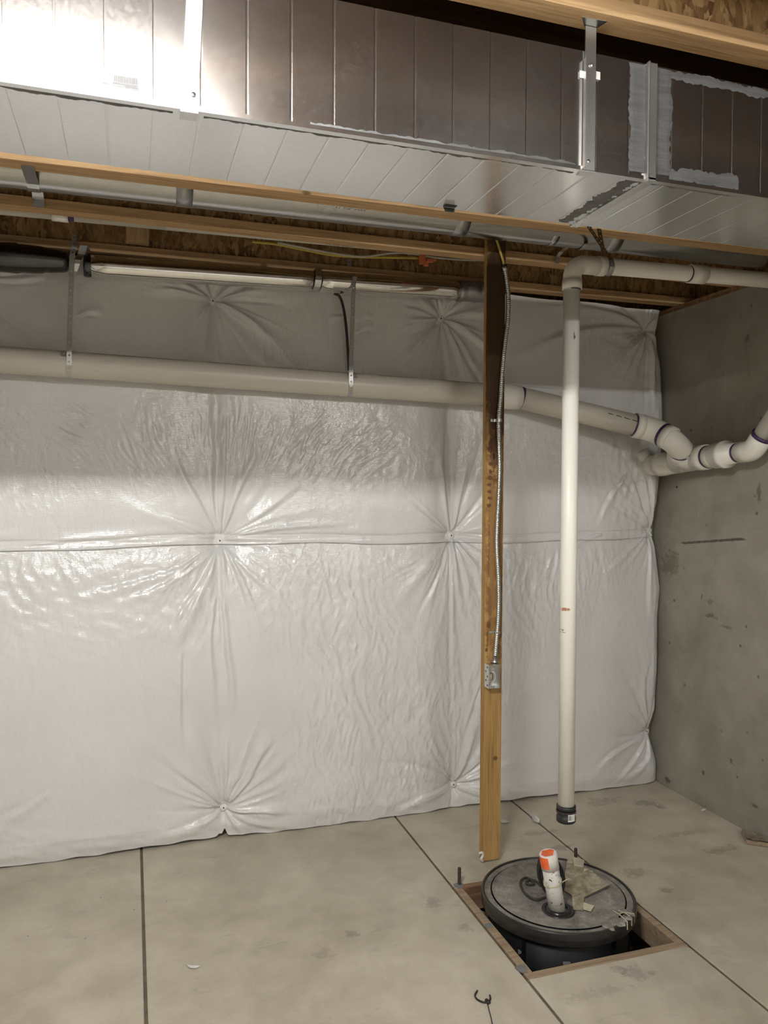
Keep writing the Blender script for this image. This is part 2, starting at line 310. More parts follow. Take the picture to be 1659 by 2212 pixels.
# ------------------------------------------------------------------ mesh helpers
ORG = {}
def A(*p): return np.array(p, float)
def unit(v):
    n = np.linalg.norm(v); return v/n if n > 1e-12 else v
class MB:
    def __init__(s): s.v = []; s.f = []; s.sm = []
    def add(s, vs, fs, smooth=False):
        b = len(s.v); s.v += [tuple(map(float, q)) for q in vs]
        s.f += [tuple(b+i for i in f) for f in fs]; s.sm += [smooth]*len(fs); return s
    def hexa(s, p):  # 8 points: bottom 4 ccw, top 4 ccw
        return s.add(p, [(3, 2, 1, 0), (4, 5, 6, 7), (0, 1, 5, 4), (1, 2, 6, 5), (2, 3, 7, 6), (3, 0, 4, 7)])
    def box(s, x0, x1, y0, y1, z0, z1):
        return s.hexa([(x0, y0, z0), (x1, y0, z0), (x1, y1, z0), (x0, y1, z0), (x0, y0, z1), (x1, y0, z1), (x1, y1, z1), (x0, y1, z1)])
    def sweep(s, path, r, seg=16, caps=True, smooth=True, hint=None):
        P = [A(*p) for p in path]; n = len(P)
        R = list(r) if hasattr(r, '__len__') else [r]*n
        T = [unit(P[min(i+1, n-1)]-P[max(i-1, 0)]) for i in range(n)]
        for i in range(n):
            if np.linalg.norm(T[i]) < .5: T[i] = T[i-1]
        h = A(*hint) if hint is not None else (A(0, 0, 1) if abs(T[0][2]) < .9 else A(0, 1, 0))
        u = unit(np.cross(T[0], h)); vs = []
        for i in range(n):
            u = unit(u - T[i]*(u@T[i])); w = np.cross(T[i], u)
            for k in range(seg):
                a = 2*math.pi*k/seg; vs.append(P[i]+R[i]*(math.cos(a)*u+math.sin(a)*w))
        fs = [(i*seg+k, i*seg+(k+1) % seg, (i+1)*seg+(k+1) % seg, (i+1)*seg+k) for i in range(n-1) for k in range(seg)]
        b = len(s.v); s.add(vs, fs, smooth)
        if caps:
            s.f += [tuple(b+k for k in reversed(range(seg))), tuple(b+(n-1)*seg+k for k in range(seg))]; s.sm += [False, False]
        return s
    def lathe(s, o, d, prof, seg=48, smooth=False):  # prof: (radius, height) list
        o = A(*o); d = unit(A(*d)); h = A(0, 0, 1) if abs(d[2]) < .9 else A(1, 0, 0)
        u = unit(np.cross(d, h)); w = np.cross(d, u); vs = []
        for (r, t_) in prof:
            for k in range(seg):
                a = 2*math.pi*k/seg; vs.append(o+d*t_+r*(math.cos(a)*u+math.sin(a)*w))
        n = len(prof)
        fs = [(i*seg+k, i*seg+(k+1) % seg, (i+1)*seg+(k+1) % seg, (i+1)*seg+k) for i in range(n-1) for k in range(seg)]
        return s.add(vs, fs, smooth)
    def band(s, path, side, w, th):  # flat strip of width w along side, thickness th
        P = [A(*p) for p in path]; n = len(P); sd = unit(A(*side)); vs = []
        for i in range(n):
            T = unit(P[min(i+1, n-1)]-P[max(i-1, 0)]); nn = unit(np.cross(T, sd))
            for a, b in ((-1, -1), (1, -1), (1, 1), (-1, 1)): vs.append(P[i]+sd*a*w/2+nn*b*th/2)
        fs = [(i*4+k, i*4+(k+1) % 4, (i+1)*4+(k+1) % 4, (i+1)*4+k) for i in range(n-1) for k in range(4)]
        fs += [(3, 2, 1, 0), tuple((n-1)*4+k for k in range(4))]
        return s.add(vs, fs)
    def perf(s, path, side, w, pitch=0.028, hr=0.0042):  # strap with round holes
        P = [A(*p) for p in path]; sd = unit(A(*side))
        L = [0.0]
        for i in range(1, len(P)): L.append(L[-1]+np.linalg.norm(P[i]-P[i-1]))
        def at(t_):
            t_ = min(max(t_, 0), L[-1]); i = min(int(np.searchsorted(L, t_, side='right'))-1, len(P)-2); i = max(i, 0)
            q = (t_-L[i])/max(L[i+1]-L[i], 1e-9); return P[i]+(P[i+1]-P[i])*q
        n = max(1, int(L[-1]/pitch)); pt = L[-1]/n
        for c in range(n):
            m = (c+.5)*pt; vs = []
            for ring in (0, 1):
                for k in range(8):
                    a = math.pi/4*k
                    if ring == 0:
                        x, y = math.cos(a), math.sin(a); mx = max(abs(x), abs(y)); du, dv = x/mx*pt/2, y/mx*w/2
                    else: du, dv = hr*math.cos(a), hr*math.sin(a)
                    vs.append(at(m+du)+sd*dv)
            s.add(vs, [(k, (k+1) % 8, 8+(k+1) % 8, 8+k) for k in range(8)])
        return s
    def poly(s, pts, nrm, th):  # thick polygon
        n = len(pts); nr = A(*nrm)*th; b = [A(*p) for p in pts]
        return s.add(b+[q+nr for q in b], [tuple(reversed(range(n))), tuple(range(n, 2*n))]+[(k, (k+1) % n, n+(k+1) % n, n+k) for k in range(n)])
    def build(s, name, mat, parent=None, loc=None, bevel=0, solid=0):
        org = ORG[parent.name] if parent is not None else (A(*loc) if loc is not None else A(0, 0, 0))
        me = bpy.data.meshes.new(name)
        v = np.array(s.v)-org
        me.from_pydata([tuple(q) for q in v], [], s.f); me.update()
        me.polygons.foreach_set('use_smooth', s.sm)
        o = bpy.data.objects.new(name, me); COL.objects.link(o)
        me.materials.append(MATS[mat])
        if parent is not None: o.parent = parent
        else: o.location = org
        ORG[o.name] = org
        if bevel:
            m = o.modifiers.new('bevel', 'BEVEL'); m.width = bevel; m.segments = 2; m.limit_method = 'ANGLE'
        if solid:
            m = o.modifiers.new('solid', 'SOLIDIFY'); m.thickness = solid
        return o

def tag(o, label=None, cat=None, group=None, kind=None):
    if label: o['label'] = label
    if cat: o['category'] = cat
    if group: o['group'] = group
    if kind: o['kind'] = kind
    return o
def thing(name, label, cat, loc, group=None):
    o = bpy.data.objects.new(name, None); COL.objects.link(o)
    o.empty_display_size = 0.1; o.location = tuple(map(float, loc)); ORG[o.name] = A(*loc)
    return tag(o, label, cat, group)
def struct(o): o['kind'] = 'structure'; return o

_TXT = {}
def text_mesh(txt):
    if txt not in _TXT:
        cu = bpy.data.curves.new('t', 'FONT'); cu.body = txt; cu.size = 1.0; cu.resolution_u = 2
        ob = bpy.data.objects.new('t', cu); COL.objects.link(ob)
        dg = bpy.context.evaluated_depsgraph_get(); dg.update()
        me = ob.evaluated_get(dg).to_mesh()
        vs = np.array([v.co[:] for v in me.vertices]); fs = [tuple(p.vertices) for p in me.polygons]
        ob.evaluated_get(dg).to_mesh_clear(); bpy.data.objects.remove(ob, do_unlink=True); bpy.data.curves.remove(cu)
        _TXT[txt] = (vs, fs)
    return _TXT[txt]
def put_text(mb, txt, o, ex, ey, size):
    vs, fs = text_mesh(txt); o, ex, ey = A(*o), A(*ex), A(*ey)
    return mb.add([o+ex*v[0]*size+ey*v[1]*size for v in vs], fs)

def arc(c, r, a, b, e1, e2, n=8):
    c, e1, e2 = A(*c), A(*e1), A(*e2)
    return [c+r*(math.cos(t_)*e1+math.sin(t_)*e2) for t_ in np.linspace(a, b, n)]
def smooth_path(pts, n=8):  # Catmull-Rom
    P = [A(*p) for p in pts]; P = [2*P[0]-P[1]]+P+[2*P[-1]-P[-2]]; out = []
    for i in range(1, len(P)-2):
        for k in range(n):
            t_ = k/n; a, b, c, d = P[i-1], P[i], P[i+1], P[i+2]
            out.append(.5*((2*b)+(c-a)*t_+(2*a-5*b+4*c-d)*t_*t_+(3*b-3*c+d-a)*t_**3))
    out.append(P[-2]); return out
def corner(p0, p1, p2, r, n=8):  # rounded corner points replacing p1
    p0, p1, p2 = A(*p0), A(*p1), A(*p2); a = unit(p0-p1); b = unit(p2-p1)
    th = math.acos(max(-1, min(1, a@b))); d = r/math.tan(th/2)
    s0, s1 = p1+a*d, p1+b*d; c = p1+unit(a+b)*(r/math.sin(th/2))
    o = []
    for k in range(n+1):
        t_ = k/n; q = (s0-c)*math.sin((1-t_)*(math.pi-th))+(s1-c)*math.sin(t_*(math.pi-th)); o.append(c+q/math.sin(math.pi-th))
    return o

# ================================================================== THE SETTING
XR, YW, HJ = 2.945, 3.90, 2.77          # right wall, back wall, underside of joists
XL, YB = -3.2, -3.0
JX = (0.040, 1.310, 1.990)              # floor joints
PIT = (1.314, 1.986, 2.384, 3.052)      # sump opening

g = 0.0055
floor = MB().box(XL, 1.30, YB, YW, -0.16, -0.008).box(2.0, XR, YB, YW, -0.16, -0.008) \
    .box(1.30, 2.0, YB, PIT[2]-.004, -0.16, -0.008).box(1.30, 2.0, PIT[3]+.004, YW, -0.16, -0.008).build('floor', 'joint_dirt')
struct(floor)
for (a, b, c, d) in ((XL, JX[0]-g, YB, YW), (JX[0]+g, JX[1]-g, YB, YW), (JX[1]+g, JX[2]-g, YB, PIT[2]), (JX[1]+g, JX[2]-g, PIT[3], YW), (JX[2]+g, XR, YB, YW)):
    MB().box(a, b, c, d, -0.008, 0.0).build('slab', 'floor_concrete', floor, bevel=0.0045)
struct(MB().box(XL, XR+.2, YW, YW+.2, -.16, 2.74).build('wall_back', 'wall_concrete'))
struct(MB().box(XR, XR+.2, YB, YW, -.16, 2.735).build('wall_right', 'wall_concrete'))
struct(MB().box(XL-.2, XL, YB, YW+.2, -.16, 3.1).build('wall_left', 'facing'))
struct(MB().box(XL-.2, XR+.2, YB-.2, YB, -.16, 3.1).build('wall_front', 'facing'))
ceil = struct(MB().box(XL, XR+.2, YB, YW+.2, HJ+.302, HJ+.325).build('ceiling', 'osb'))
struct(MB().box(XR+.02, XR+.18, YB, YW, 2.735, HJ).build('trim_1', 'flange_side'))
struct(MB().box(XR+.14, XR+.18, YB, YW+.2, HJ, HJ+.302).build('trim_2', 'osb'))
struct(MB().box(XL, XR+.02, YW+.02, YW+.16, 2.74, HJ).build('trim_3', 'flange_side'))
struct(MB().box(XL, XR+.14, YW+.12, YW+.16, HJ, HJ+.302).build('trim_4', 'osb'))

# ------------------------------------------------------------------ joists
JEND = XR+.13
def joist_mb(ya, yb, w, part):
    """ya / yb: near edge at x=-0.5 / x=2.5"""
    Y = lambda x: ya+(yb-ya)*(x+.5)/3.0
    xs = (XL+.01, JEND); m = MB()
    def bar(o0, o1, z0, z1):
        a, b = xs
        m.hexa([(a, Y(a)+o0, z0), (b, Y(b)+o0, z0), (b, Y(b)+o1, z0), (a, Y(a)+o1, z0), (a, Y(a)+o0, z1), (b, Y(b)+o0, z1), (b, Y(b)+o1, z1), (a, Y(a)+o1, z1)])
    if part == 'bottom_flange': bar(0, w, HJ, HJ+.038)
    if part == 'web': bar(w/2-.0055, w/2+.0055, HJ+.034, HJ+.268)
    if part == 'top_flange': bar(0, w, HJ+.264, HJ+.302)
    return m, Y
def joist(ya, yb, w, label=None):
    if label:
        r = thing('floor_joist', label, 'joist', (XL+.01, ya, HJ), 'wooden I-joists under the floor above')
        for p, mt in (('bottom_flange', 'flange'), ('web', 'osb'), ('top_flange', 'flange')):
            o = joist_mb(ya, yb, w, p)[0].build(p, mt, r)
            if p == 'bottom_flange': fl_o = o
        return r, fl_o, joist_mb(ya, yb, w, 'web')[1]
J0 = joist(1.527, 1.533, .066, 'wooden I-joist crossing the top right corner above the trunk duct')
J1 = joist(2.800, 2.755, .078, 'wooden I-joist running along the back edge of the trunk duct')
J2 = joist(3.242, 3.250, .064, 'wooden I-joist that the upright post is nailed to')
J3 = joist(3.752, 3.700, .066, 'wooden I-joist nearest the white insulation, above the shiny tube')
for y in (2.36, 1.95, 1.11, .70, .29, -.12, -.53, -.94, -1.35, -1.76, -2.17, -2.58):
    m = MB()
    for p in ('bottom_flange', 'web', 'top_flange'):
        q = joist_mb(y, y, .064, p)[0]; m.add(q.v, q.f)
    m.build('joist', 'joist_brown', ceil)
def stamp(J, u, v, txt, size, mat='ink', par=None):
    q = pl(u, v, 2, HJ); 
    m = put_text(MB(), txt, (q[0], q[1], HJ-.0006), (1, (J[2](1)-J[2](0)), 0), (0, -1, 0), size)
    m.build('lettering', mat, J[1])
stamp(J1, 722, 449, '11 7/8" PWI', .024)
stamp(J2, 702, 528, '11 7/8" PWI', .024)
stamp(J3, 300, 557, '11 7/8" PWI', .020)

# ------------------------------------------------------------------ lamps (out of the picture), the third one added as fill
for (p, ln, em, lab) in LAMPS:
    t_ = thing('strip_lamp', lab, 'lamp', (p[0], p[1], HJ))
    MB().box(p[0]-ln/2-.05, p[0]+ln/2+.05, p[1]-.03, p[1]+.03, HJ-.05, HJ-.001).build('lamp_housing', 'porcelain', t_, bevel=.004)
    mt = bpy.data.materials.new('tube_glow'); mt.use_nodes = True; nt_ = mt.node_tree; nt_.nodes.clear()
    e_ = nt_.nodes.new('ShaderNodeEmission'); e_.inputs[0].default_value = LAMPCOL; e_.inputs[1].default_value = em
    o_ = nt_.nodes.new('ShaderNodeOutputMaterial'); nt_.links.new(e_.outputs[0], o_.inputs[0]); MATS['tube_glow'] = mt
    MB().sweep([(p[0]-ln/2, p[1], p[2]), (p[0]+ln/2, p[1], p[2])], TUBE_R, 12).build('lamp_tube', 'tube_glow', t_)
    for sx_ in (-1, 1):
        x_ = p[0]+sx_*(ln/2+.012); MB().box(x_-.011, x_+.011, p[1]-.02, p[1]+.02, p[2]-.022, HJ-.048).build('tube_socket', 'porcelain', t_)

# ================================================================== INSULATION BLANKET
def perlin(x, y, seed):
    r = np.random.default_rng(seed); N = 256
    perm = r.permutation(N); gx = np.cos(np.arange(N)*2*np.pi/N); gy = np.sin(np.arange(N)*2*np.pi/N)
    xi = np.floor(x).astype(int); yi = np.floor(y).astype(int); xf = x-xi; yf = y-yi
    u = xf**3*(xf*(xf*6-15)+10); v = yf**3*(yf*(yf*6-15)+10)
    def gr(ix, iy, fx, fy):
        h = perm[(perm[ix & 255]+iy) & 255]; return gx[h]*fx+gy[h]*fy
    a = gr(xi, yi, xf, yf); b = gr(xi+1, yi, xf-1, yf); c = gr(xi, yi+1, xf, yf-1); d = gr(xi+1, yi+1, xf-1, yf-1)
    return (a+u*(b-a))+v*((c+u*(d-c))-(a+u*(b-a)))
YP = 3.835
def wp(u, v):
    q = pl(u, v, 1, YP); return (q[0], q[2])
PINS = [wp(460, 650), wp(953, 688), wp(1392, 715), wp(475, 1168), wp(975, 1157), wp(1403, 1145), wp(483, 1745), wp(980, 1695), wp(1397, 1580)]
LEFT = [(-.82, 2.63), (-.82, 1.46), (-.82, .16), (-2.03, 2.63), (-2.03, 1.46), (-2.03, .16)]
ALLP = PINS+LEFT
edge_px = [(1423, 640), (1421, 668), (1411, 725), (1420, 800), (1423, 900), (1419, 1000), (1412, 1080), (1404, 1130), (1403, 1147), (1410, 1180), (1419, 1270), (1414, 1330), (1414, 1450), (1410, 1530), (1398, 1575), (1400, 1590), (1412, 1640), (1413, 1680), (1406, 1700)]
ez = np.array([wp(*e)[1] for e in edge_px])[::-1]; exx = np.array([wp(*e)[0] for e in edge_px])[::-1]
SEAMZ = lambda x: 1.452+0.010*np.sin(x*2.1+.6)+.012*(x/2.9)+0.004*np.sin(x*9)
def height(X, Z):
    h = np.full(X.shape, 0.060)
    for i, (px, pz) in enumerate(ALLP):
        d = np.hypot(X-px, (Z-pz)*1.0)
        h -= 0.060*np.exp(-d/0.16)*.75+.015*np.exp(-(d/.05)**2)
    # columns between the pins, pulled in a little
    for (c0, c1, c2) in ((0, 3, 6), (1, 4, 7), (9, 10, 11), (12, 13, 14)):
        P3 = sorted([ALLP[c0], ALLP[c1], ALLP[c2]], key=lambda q: q[1])
        xc = np.interp(Z, [q[1] for q in P3], [q[0] for q in P3])+.006*np.sin(Z*7)
        h -= .016*np.exp(-((X-xc)/.10)**2)+.007*np.exp(-((X-xc+.01)/.02)**2)
    zs = SEAMZ(X)
    h -= .012*np.exp(-((Z-zs)/.09)**2)
    h -= .0075*np.exp(-((Z-zs-.022-.004*np.sin(X*5))/.006)**2)
    h += .010*perlin(X*1.7+3, Z*1.3, 5)+.006*perlin(X*4.1, Z*2.7+9, 6)
    # radial gathers at every pin
    r = np.random.default_rng(23)
    for i, (px, pz) in enumerate(ALLP):
        row = 0 if pz > 2.2 else (1 if pz > 1 else 2)
        n = 44
        for k in range(n):
            up = r.random()
            if row == 1: base = (math.pi/2 if up < .5 else -math.pi/2); a = base+r.normal(0, .75)
            elif row == 0: a = (-math.pi/2+r.normal(0, .9)) if up < .5 else r.uniform(0, 2*math.pi)
            else: a = (math.pi/2+r.normal(0, .95)) if up < .7 else r.uniform(0, 2*math.pi)
            vert = abs(math.sin(a)); L = r.uniform(.12, .30)+.28*vert*r.random()
            am = r.choice([-1, 1], p=[.45, .55])*r.uniform(.004, .0125); cv = r.normal(0, .35); w0 = r.uniform(.002, .005); wk = r.uniform(.03, .075)
            R = L*1.9
            ix = np.where((XS > px-R) & (XS < px+R))[0]; iz = np.where((ZS > pz-R) & (ZS < pz+R))[0]
            if len(ix) == 0 or len(iz) == 0: continue
            sl = (slice(iz[0], iz[-1]+1), slice(ix[0], ix[-1]+1))
            dx, dz = X[sl]-px, Z[sl]-pz; rho = np.hypot(dx, dz)+1e-6; ph = np.arctan2(dz, dx)-a-cv*rho
            ph = (ph+np.pi) % (2*np.pi)-np.pi
            lat = rho*np.sin(ph); on = np.clip(np.cos(ph), 0, 1)**.5
            q = lat/(w0+wk*rho)
            prof = np.exp(-q*q) if k % 3 else np.exp(-np.abs(q)*1.6)
            h[sl] += am*prof*on*np.clip(rho/.045, 0, 1)*np.exp(-(rho/L)**2)
    # single creases
    for (am, w, pts) in CREASES:
        W = [wp(*p) for p in pts]; P2 = [A(a_, 0, b_) for a_, b_ in W]; C = smooth_path(P2, 6); n = len(C)
        x0_, x1_ = min(c[0] for c in C)-4*w, max(c[0] for c in C)+4*w; z0_, z1_ = min(c[2] for c in C)-4*w, max(c[2] for c in C)+4*w
        ix = np.where((XS > x0_-.03) & (XS < x1_+.06))[0]; iz = np.where((ZS > z0_-.03) & (ZS < z1_+.03))[0]
        if len(ix) < 2 or len(iz) < 2: continue
        sl = (slice(iz[0], iz[-1]+1), slice(ix[0], ix[-1]+1)); xx, zz_ = X[sl], Z[sl]
        best = np.full(xx.shape, 9.0); tt = np.zeros(xx.shape); sg = np.zeros(xx.shape)
        for k in range(n-1):
            a_, b_ = C[k], C[k+1]; vx, vz = b_[0]-a_[0], b_[2]-a_[2]; l2 = vx*vx+vz*vz+1e-12
            u_ = np.clip(((xx-a_[0])*vx+(zz_-a_[2])*vz)/l2, 0, 1); ddx = xx-a_[0]-u_*vx; ddz = zz_-a_[2]-u_*vz; d_ = np.hypot(ddx, ddz)
            mk = d_ < best; best = np.where(mk, d_, best); tt = np.where(mk, (k+u_)/(n-1), tt); sg = np.where(mk, np.sign(ddx*vz-ddz*vx), sg)
        wl = w*(.45+.75*tt); q = best/wl*np.where(sg > 0, 1.0, .55)
        h[sl] += 1.3*am*(np.exp(-q*q)-.35*np.exp(-((best*sg/wl-1.6)/.9)**2))*np.clip(tt/.08, 0, 1)*np.clip((1-tt)/.35, 0, 1)
    # crinkles hanging down the sheets, fanning out from the middle pins
    wx = X+.025*perlin(X*3, Z*3, 31)
    low = np.clip((zs-.03-Z)/.1, 0, 1); hi = 1-low
    def fan(cx_, cz_, kf, kr, seed):
        rho = np.hypot(wx-cx_, Z-cz_); ph = np.arctan2(wx-cx_, Z-cz_); return perlin(ph*kf+1.5*perlin(X*4, Z*4, seed+1), rho*kr, seed)
    band = np.exp(-((Z-1.96)/.15)**2)*np.clip(.25+perlin(X*3.1, Z*1.5, 40)*1.9+.45*np.clip(1-np.abs(X-.45)/1.2, 0, 1), 0, 1)
    f1 = fan(.41, 1.15, 30, 7, 41); f2 = fan(.41, 1.15, 62, 12, 42)
    h += hi*band*(.0080*(.45-np.abs(f1)*2)+.0046*(.4-np.abs(f2)*2))
    pm1, pm2 = PINS[3], PINS[4]
    t1 = np.clip(1-np.abs(X-pm1[0])/.75, 0, 1); t2 = np.clip(1-np.abs(X-pm2[0])/.6, 0, 1)
    g1 = fan(pm1[0], pm1[1]+.03, 11, 7, 61); g1b = fan(pm1[0], pm1[1]+.03, 24, 13, 62); g2 = fan(pm2[0], pm2[1]+.03, 9, 7, 63)
    nearp = np.exp(-((zs-Z)/.5)**2)
    h += low*nearp*(t1*(.0065*(.5-np.abs(g1)*2)+.0028*g1b)+t2*.0055*(.5-np.abs(g2)*2))
    d1 = perlin(wx*17+Z*4+1.2*perlin(X*5, Z*4, 66), Z*4.6, 43); d2 = perlin(wx*34-Z*6, Z*11, 44); d3 = perlin(wx*13+4, Z*24+X*7, 67)
    msk = np.clip(.30+perlin(X*1.3, Z*1.1, 45)*1.8+.5*np.clip(1-np.abs(X-1.05)/.55, 0, 1), .12, 1)
    h += low*msk*(.0075*(.5-np.abs(d1)*2)+.0042*(.4-np.abs(d2)*2)+.0022*d3)
    h += hi*.0012*perlin(wx*22, Z*6, 46)
    lz = np.exp(-((X+.25)/.55)**2-((Z-1.18)/.30)**2)
    h += low*lz*(.0075*perlin(X*7-Z*3, Z*17+X*6, 68)+.003*perlin(X*16, Z*34+X*9, 69))
    # slack along the seam and along the floor
    h += .006*np.exp(-((Z-zs-.045)/.022)**2)*(.5+perlin(X*6, Z*2, 47))
    h += .010*np.exp(-((Z-.06)/.03)**2)*(.4+perlin(X*5, Z*9+X*2, 48))
    h += np.clip((.26-Z)/.26, 0, 1)*.007*perlin(X*11, Z*26+X*6, 49)
    # sheet gathers behind the pipe fittings at the right edge
    q = np.exp(-((X-2.70)/.18)**2-((Z-1.75)/.30)**2)
    h += q*.012*perlin(X*24-Z*9, Z*9+X*13, 50)
    q = np.exp(-((X-2.76)/.20)**2-((Z-2.55)/.25)**2)
    h += q*.014*perlin(X*6+Z*17, Z*6-X*3, 52)
    # tucks in at the foot
    h *= .55+.45*np.clip(Z/.10, 0, 1)
    h = np.clip(h, -.012, .10)
    return h
CREASES = [
    (.010, .016, [(470, 1185), (440, 1260), (400, 1340), (365, 1420)]), (.009, .015, [(468, 1190), (425, 1270), (385, 1330), (370, 1385)]),
    (.009, .012, [(475, 1192), (478, 1240), (480, 1290)]), (.009, .013, [(478, 1285), (488, 1400), (497, 1480), (492, 1600)]),
    (-.006, .012, [(468, 1285), (460, 1380), (470, 1500)]), (.007, .013, [(490, 1190), (520, 1260), (545, 1320)]), (.006, .012, [(485, 1185), (540, 1240), (610, 1300)]),
    (.006, .016, [(462, 1185), (380, 1230), (250, 1270), (150, 1290)]), (.007, .018, [(465, 1190), (350, 1265), (200, 1320)]), (-.005, .014, [(395, 1400), (395, 1520), (405, 1640)]),
    (.011, .018, [(488, 1735), (530, 1680), (560, 1620), (590, 1580)]), (.006, .012, [(487, 1735), (500, 1690), (545, 1645)]), (-.006, .014, [(475, 1740), (420, 1715), (365, 1692)]),
    (.009, .018, [(478, 1752), (430, 1775), (350, 1802)]), (.007, .010, [(492, 1748), (560, 1745), (610, 1748)]), (.008, .016, [(492, 1752), (560, 1775), (690, 1786)]),
    (.006, .012, [(484, 1735), (470, 1680), (463, 1630)]), (.008, .012, [(484, 1735), (487, 1660), (488, 1580)]), (.006, .02, [(110, 1700), (50, 1745), (0, 1770)]),
    (.008, .012, [(472, 1160), (460, 1100), (455, 1050), (455, 950)]), (.009, .012, [(476, 1155), (478, 1080), (481, 960), (485, 845)]), (.007, .014, [(470, 1160), (430, 1090), (390, 1020), (365, 955)]),
    (.007, .014, [(480, 1155), (500, 1090), (530, 1020), (560, 960)]), (.006, .014, [(482, 1158), (560, 1110), (650, 1040)]), (.007, .012, [(483, 1160), (600, 1140), (760, 1128)]),
    (.005, .012, [(468, 1160), (420, 1132), (330, 1112)]), (.006, .012, [(60, 1175), (200, 1162), (330, 1160)]),
    (.009, .013, [(972, 1150), (955, 1090), (945, 1000), (950, 880)]), (.008, .012, [(977, 1150), (985, 1080), (1003, 990)]), (.010, .013, [(978, 1165), (1000, 1240), (1006, 1300)]),
    (.010, .014, [(974, 1170), (970, 1260), (972, 1400), (976, 1600)]), (.006, .013, [(970, 1170), (940, 1250), (895, 1335)]), (.008, .013, [(982, 1165), (1020, 1230), (1040, 1310)]),
    (.008, .013, [(980, 1690), (1000, 1640), (1022, 1550)]), (.007, .013, [(975, 1690), (940, 1650), (885, 1555)]), (.010, .018, [(972, 1698), (900, 1722), (845, 1755)]), (-.006, .013, [(1030, 1470), (1010, 1540), (988, 1620)]),
    (.008, .014, [(985, 1700), (1030, 1712), (1090, 1715)]),
    (.008, .014, [(1395, 1150), (1345, 1190), (1280, 1250)]), (.008, .013, [(1399, 1160), (1390, 1260), (1392, 1340)]), (.008, .014, [(1396, 1135), (1370, 1090), (1350, 1020)]),
    (.009, .016, [(1390, 1586), (1320, 1620), (1270, 1665)]), (.007, .013, [(1394, 1570), (1380, 1500), (1384, 1420)]), (.008, .014, [(1396, 1592), (1385, 1640), (1330, 1690)]),
    (.012, .022, [(1386, 710), (1310, 682), (1220, 668), (1130, 672)]), (.012, .022, [(1386, 716), (1300, 712), (1200, 732), (1110, 775)]), (.009, .018, [(1388, 720), (1350, 770), (1325, 850)]), (.008, .014, [(1394, 724), (1396, 800), (1400, 900)]),
    (.008, .012, [(948, 685), (915, 662), (890, 645)]), (.008, .012, [(946, 689), (900, 676), (860, 672)]), (.008, .012, [(960, 689), (1000, 680), (1040, 678)]), (.009, .013, [(955, 695), (985, 740), (1010, 790), (1040, 835)]), (.007, .012, [(953, 697), (960, 760), (968, 830)]),
    (-.006, .014, [(948, 695), (910, 715), (870, 730)]), (.008, .012, [(956, 682), (968, 655), (985, 640)]), (.008, .012, [(950, 682), (938, 660), (930, 640)]),
    (.009, .012, [(455, 647), (410, 622), (370, 606)]), (.009, .013, [(452, 651), (390, 637), (310, 630)]), (.008, .012, [(466, 646), (495, 622), (520, 612)]), (.008, .013, [(468, 651), (520, 638), (580, 632)]),
    (.009, .013, [(467, 656), (520, 685), (570, 720)]), (.006, .012, [(456, 658), (440, 675), (425, 700)]), (.006, .012, [(460, 660), (462, 740), (466, 830)]),
    (.009, .014, [(0, 600), (60, 592), (130, 588)]), (.007, .014, [(0, 612), (50, 612), (110, 600)]),
    (.006, .012, [(170, 690), (195, 680), (225, 682)]), (.006, .012, [(760, 700), (780, 690), (800, 688)]), (.006, .012, [(760, 725), (785, 712), (800, 712)]), (.006, .012, [(745, 690), (725, 690), (700, 695)]),
    (.008, .014, [(1290, 1150), (1250, 1165), (1200, 1200)]), (.008, .014, [(1340, 1020), (1300, 1080), (1280, 1140)]), (.008, .012, [(1375, 1030), (1385, 1080), (1395, 1130)]),
]
XS = np.concatenate([np.arange(-3.15, -.8, .03), np.arange(-.8, 2.4, .0052), np.linspace(2.4, 2.9, 96)])
def grid_obj(name, z0f, z1f, nz, off, parent):
    global ZS
    S = np.linspace(0, 1, nz)
    X = np.repeat(XS[None, :], nz, 0)
    Z = z0f(X)+(z1f(X)-z0f(X))*S[:, None]
    ZS = Z.mean(1)
    e = np.interp(Z, ez, exx)
    t_ = np.clip((X-2.4)/.5, 0, 1); X = np.where(X > 2.4, 2.4+t_*(e-2.4), X)
    h = height(X, Z)
    near = np.clip((e-X)/.05, 0, 1); h = h*(.35+.65*near**.6)
    if off > 0: off = off+.011*np.clip(1-(Z-z0f(X))/.020, 0, 1)**2*(.7+.6*perlin(X*7, Z*0+.5, 71))
    Y = YP-h-off
    V = np.stack([X, Y, Z], -1)
    # turn the right edge back towards the wall
    ends = [V]
    for (dx, yy) in ((.004, .35), (.004, 1.0)):
        L = V[:, -1:, :].copy(); L[:, :, 0] += dx; L[:, :, 1] += (YW-.004-L[:, :, 1])*yy; ends.append(L)
    V = np.concatenate(ends, 1); nx = V.shape[1]
    idx = np.arange(nz*nx).reshape(nz, nx)
    F = np.stack([idx[:-1, :-1], idx[:-1, 1:], idx[1:, 1:], idx[1:, :-1]], -1).reshape(-1, 4)
    me = bpy.data.meshes.new(name); org = ORG[parent.name]
    me.vertices.add(nz*nx); me.vertices.foreach_set('co', (V.reshape(-1, 3)-org).ravel().astype(np.float32))
    me.loops.add(F.size); me.loops.foreach_set('vertex_index', F.ravel().astype(np.int32))
    me.polygons.add(len(F)); me.polygons.foreach_set('loop_start', np.arange(0, F.size, 4, dtype=np.int32))
    me.polygons.foreach_set('loop_total', np.full(len(F), 4, np.int32)); me.polygons.foreach_set('use_smooth', np.ones(len(F), bool))
    me.update(); me.validate()
    o = bpy.data.objects.new(name, me); COL.objects.link(o); o.parent = parent; ORG[o.name] = org
    me.materials.append(MATS['vinyl']); return o, V
blk = thing('insulation_blanket', 'quilted white vinyl insulation blanket pinned over the back wall', 'insulation', (-.5, YP, 0))
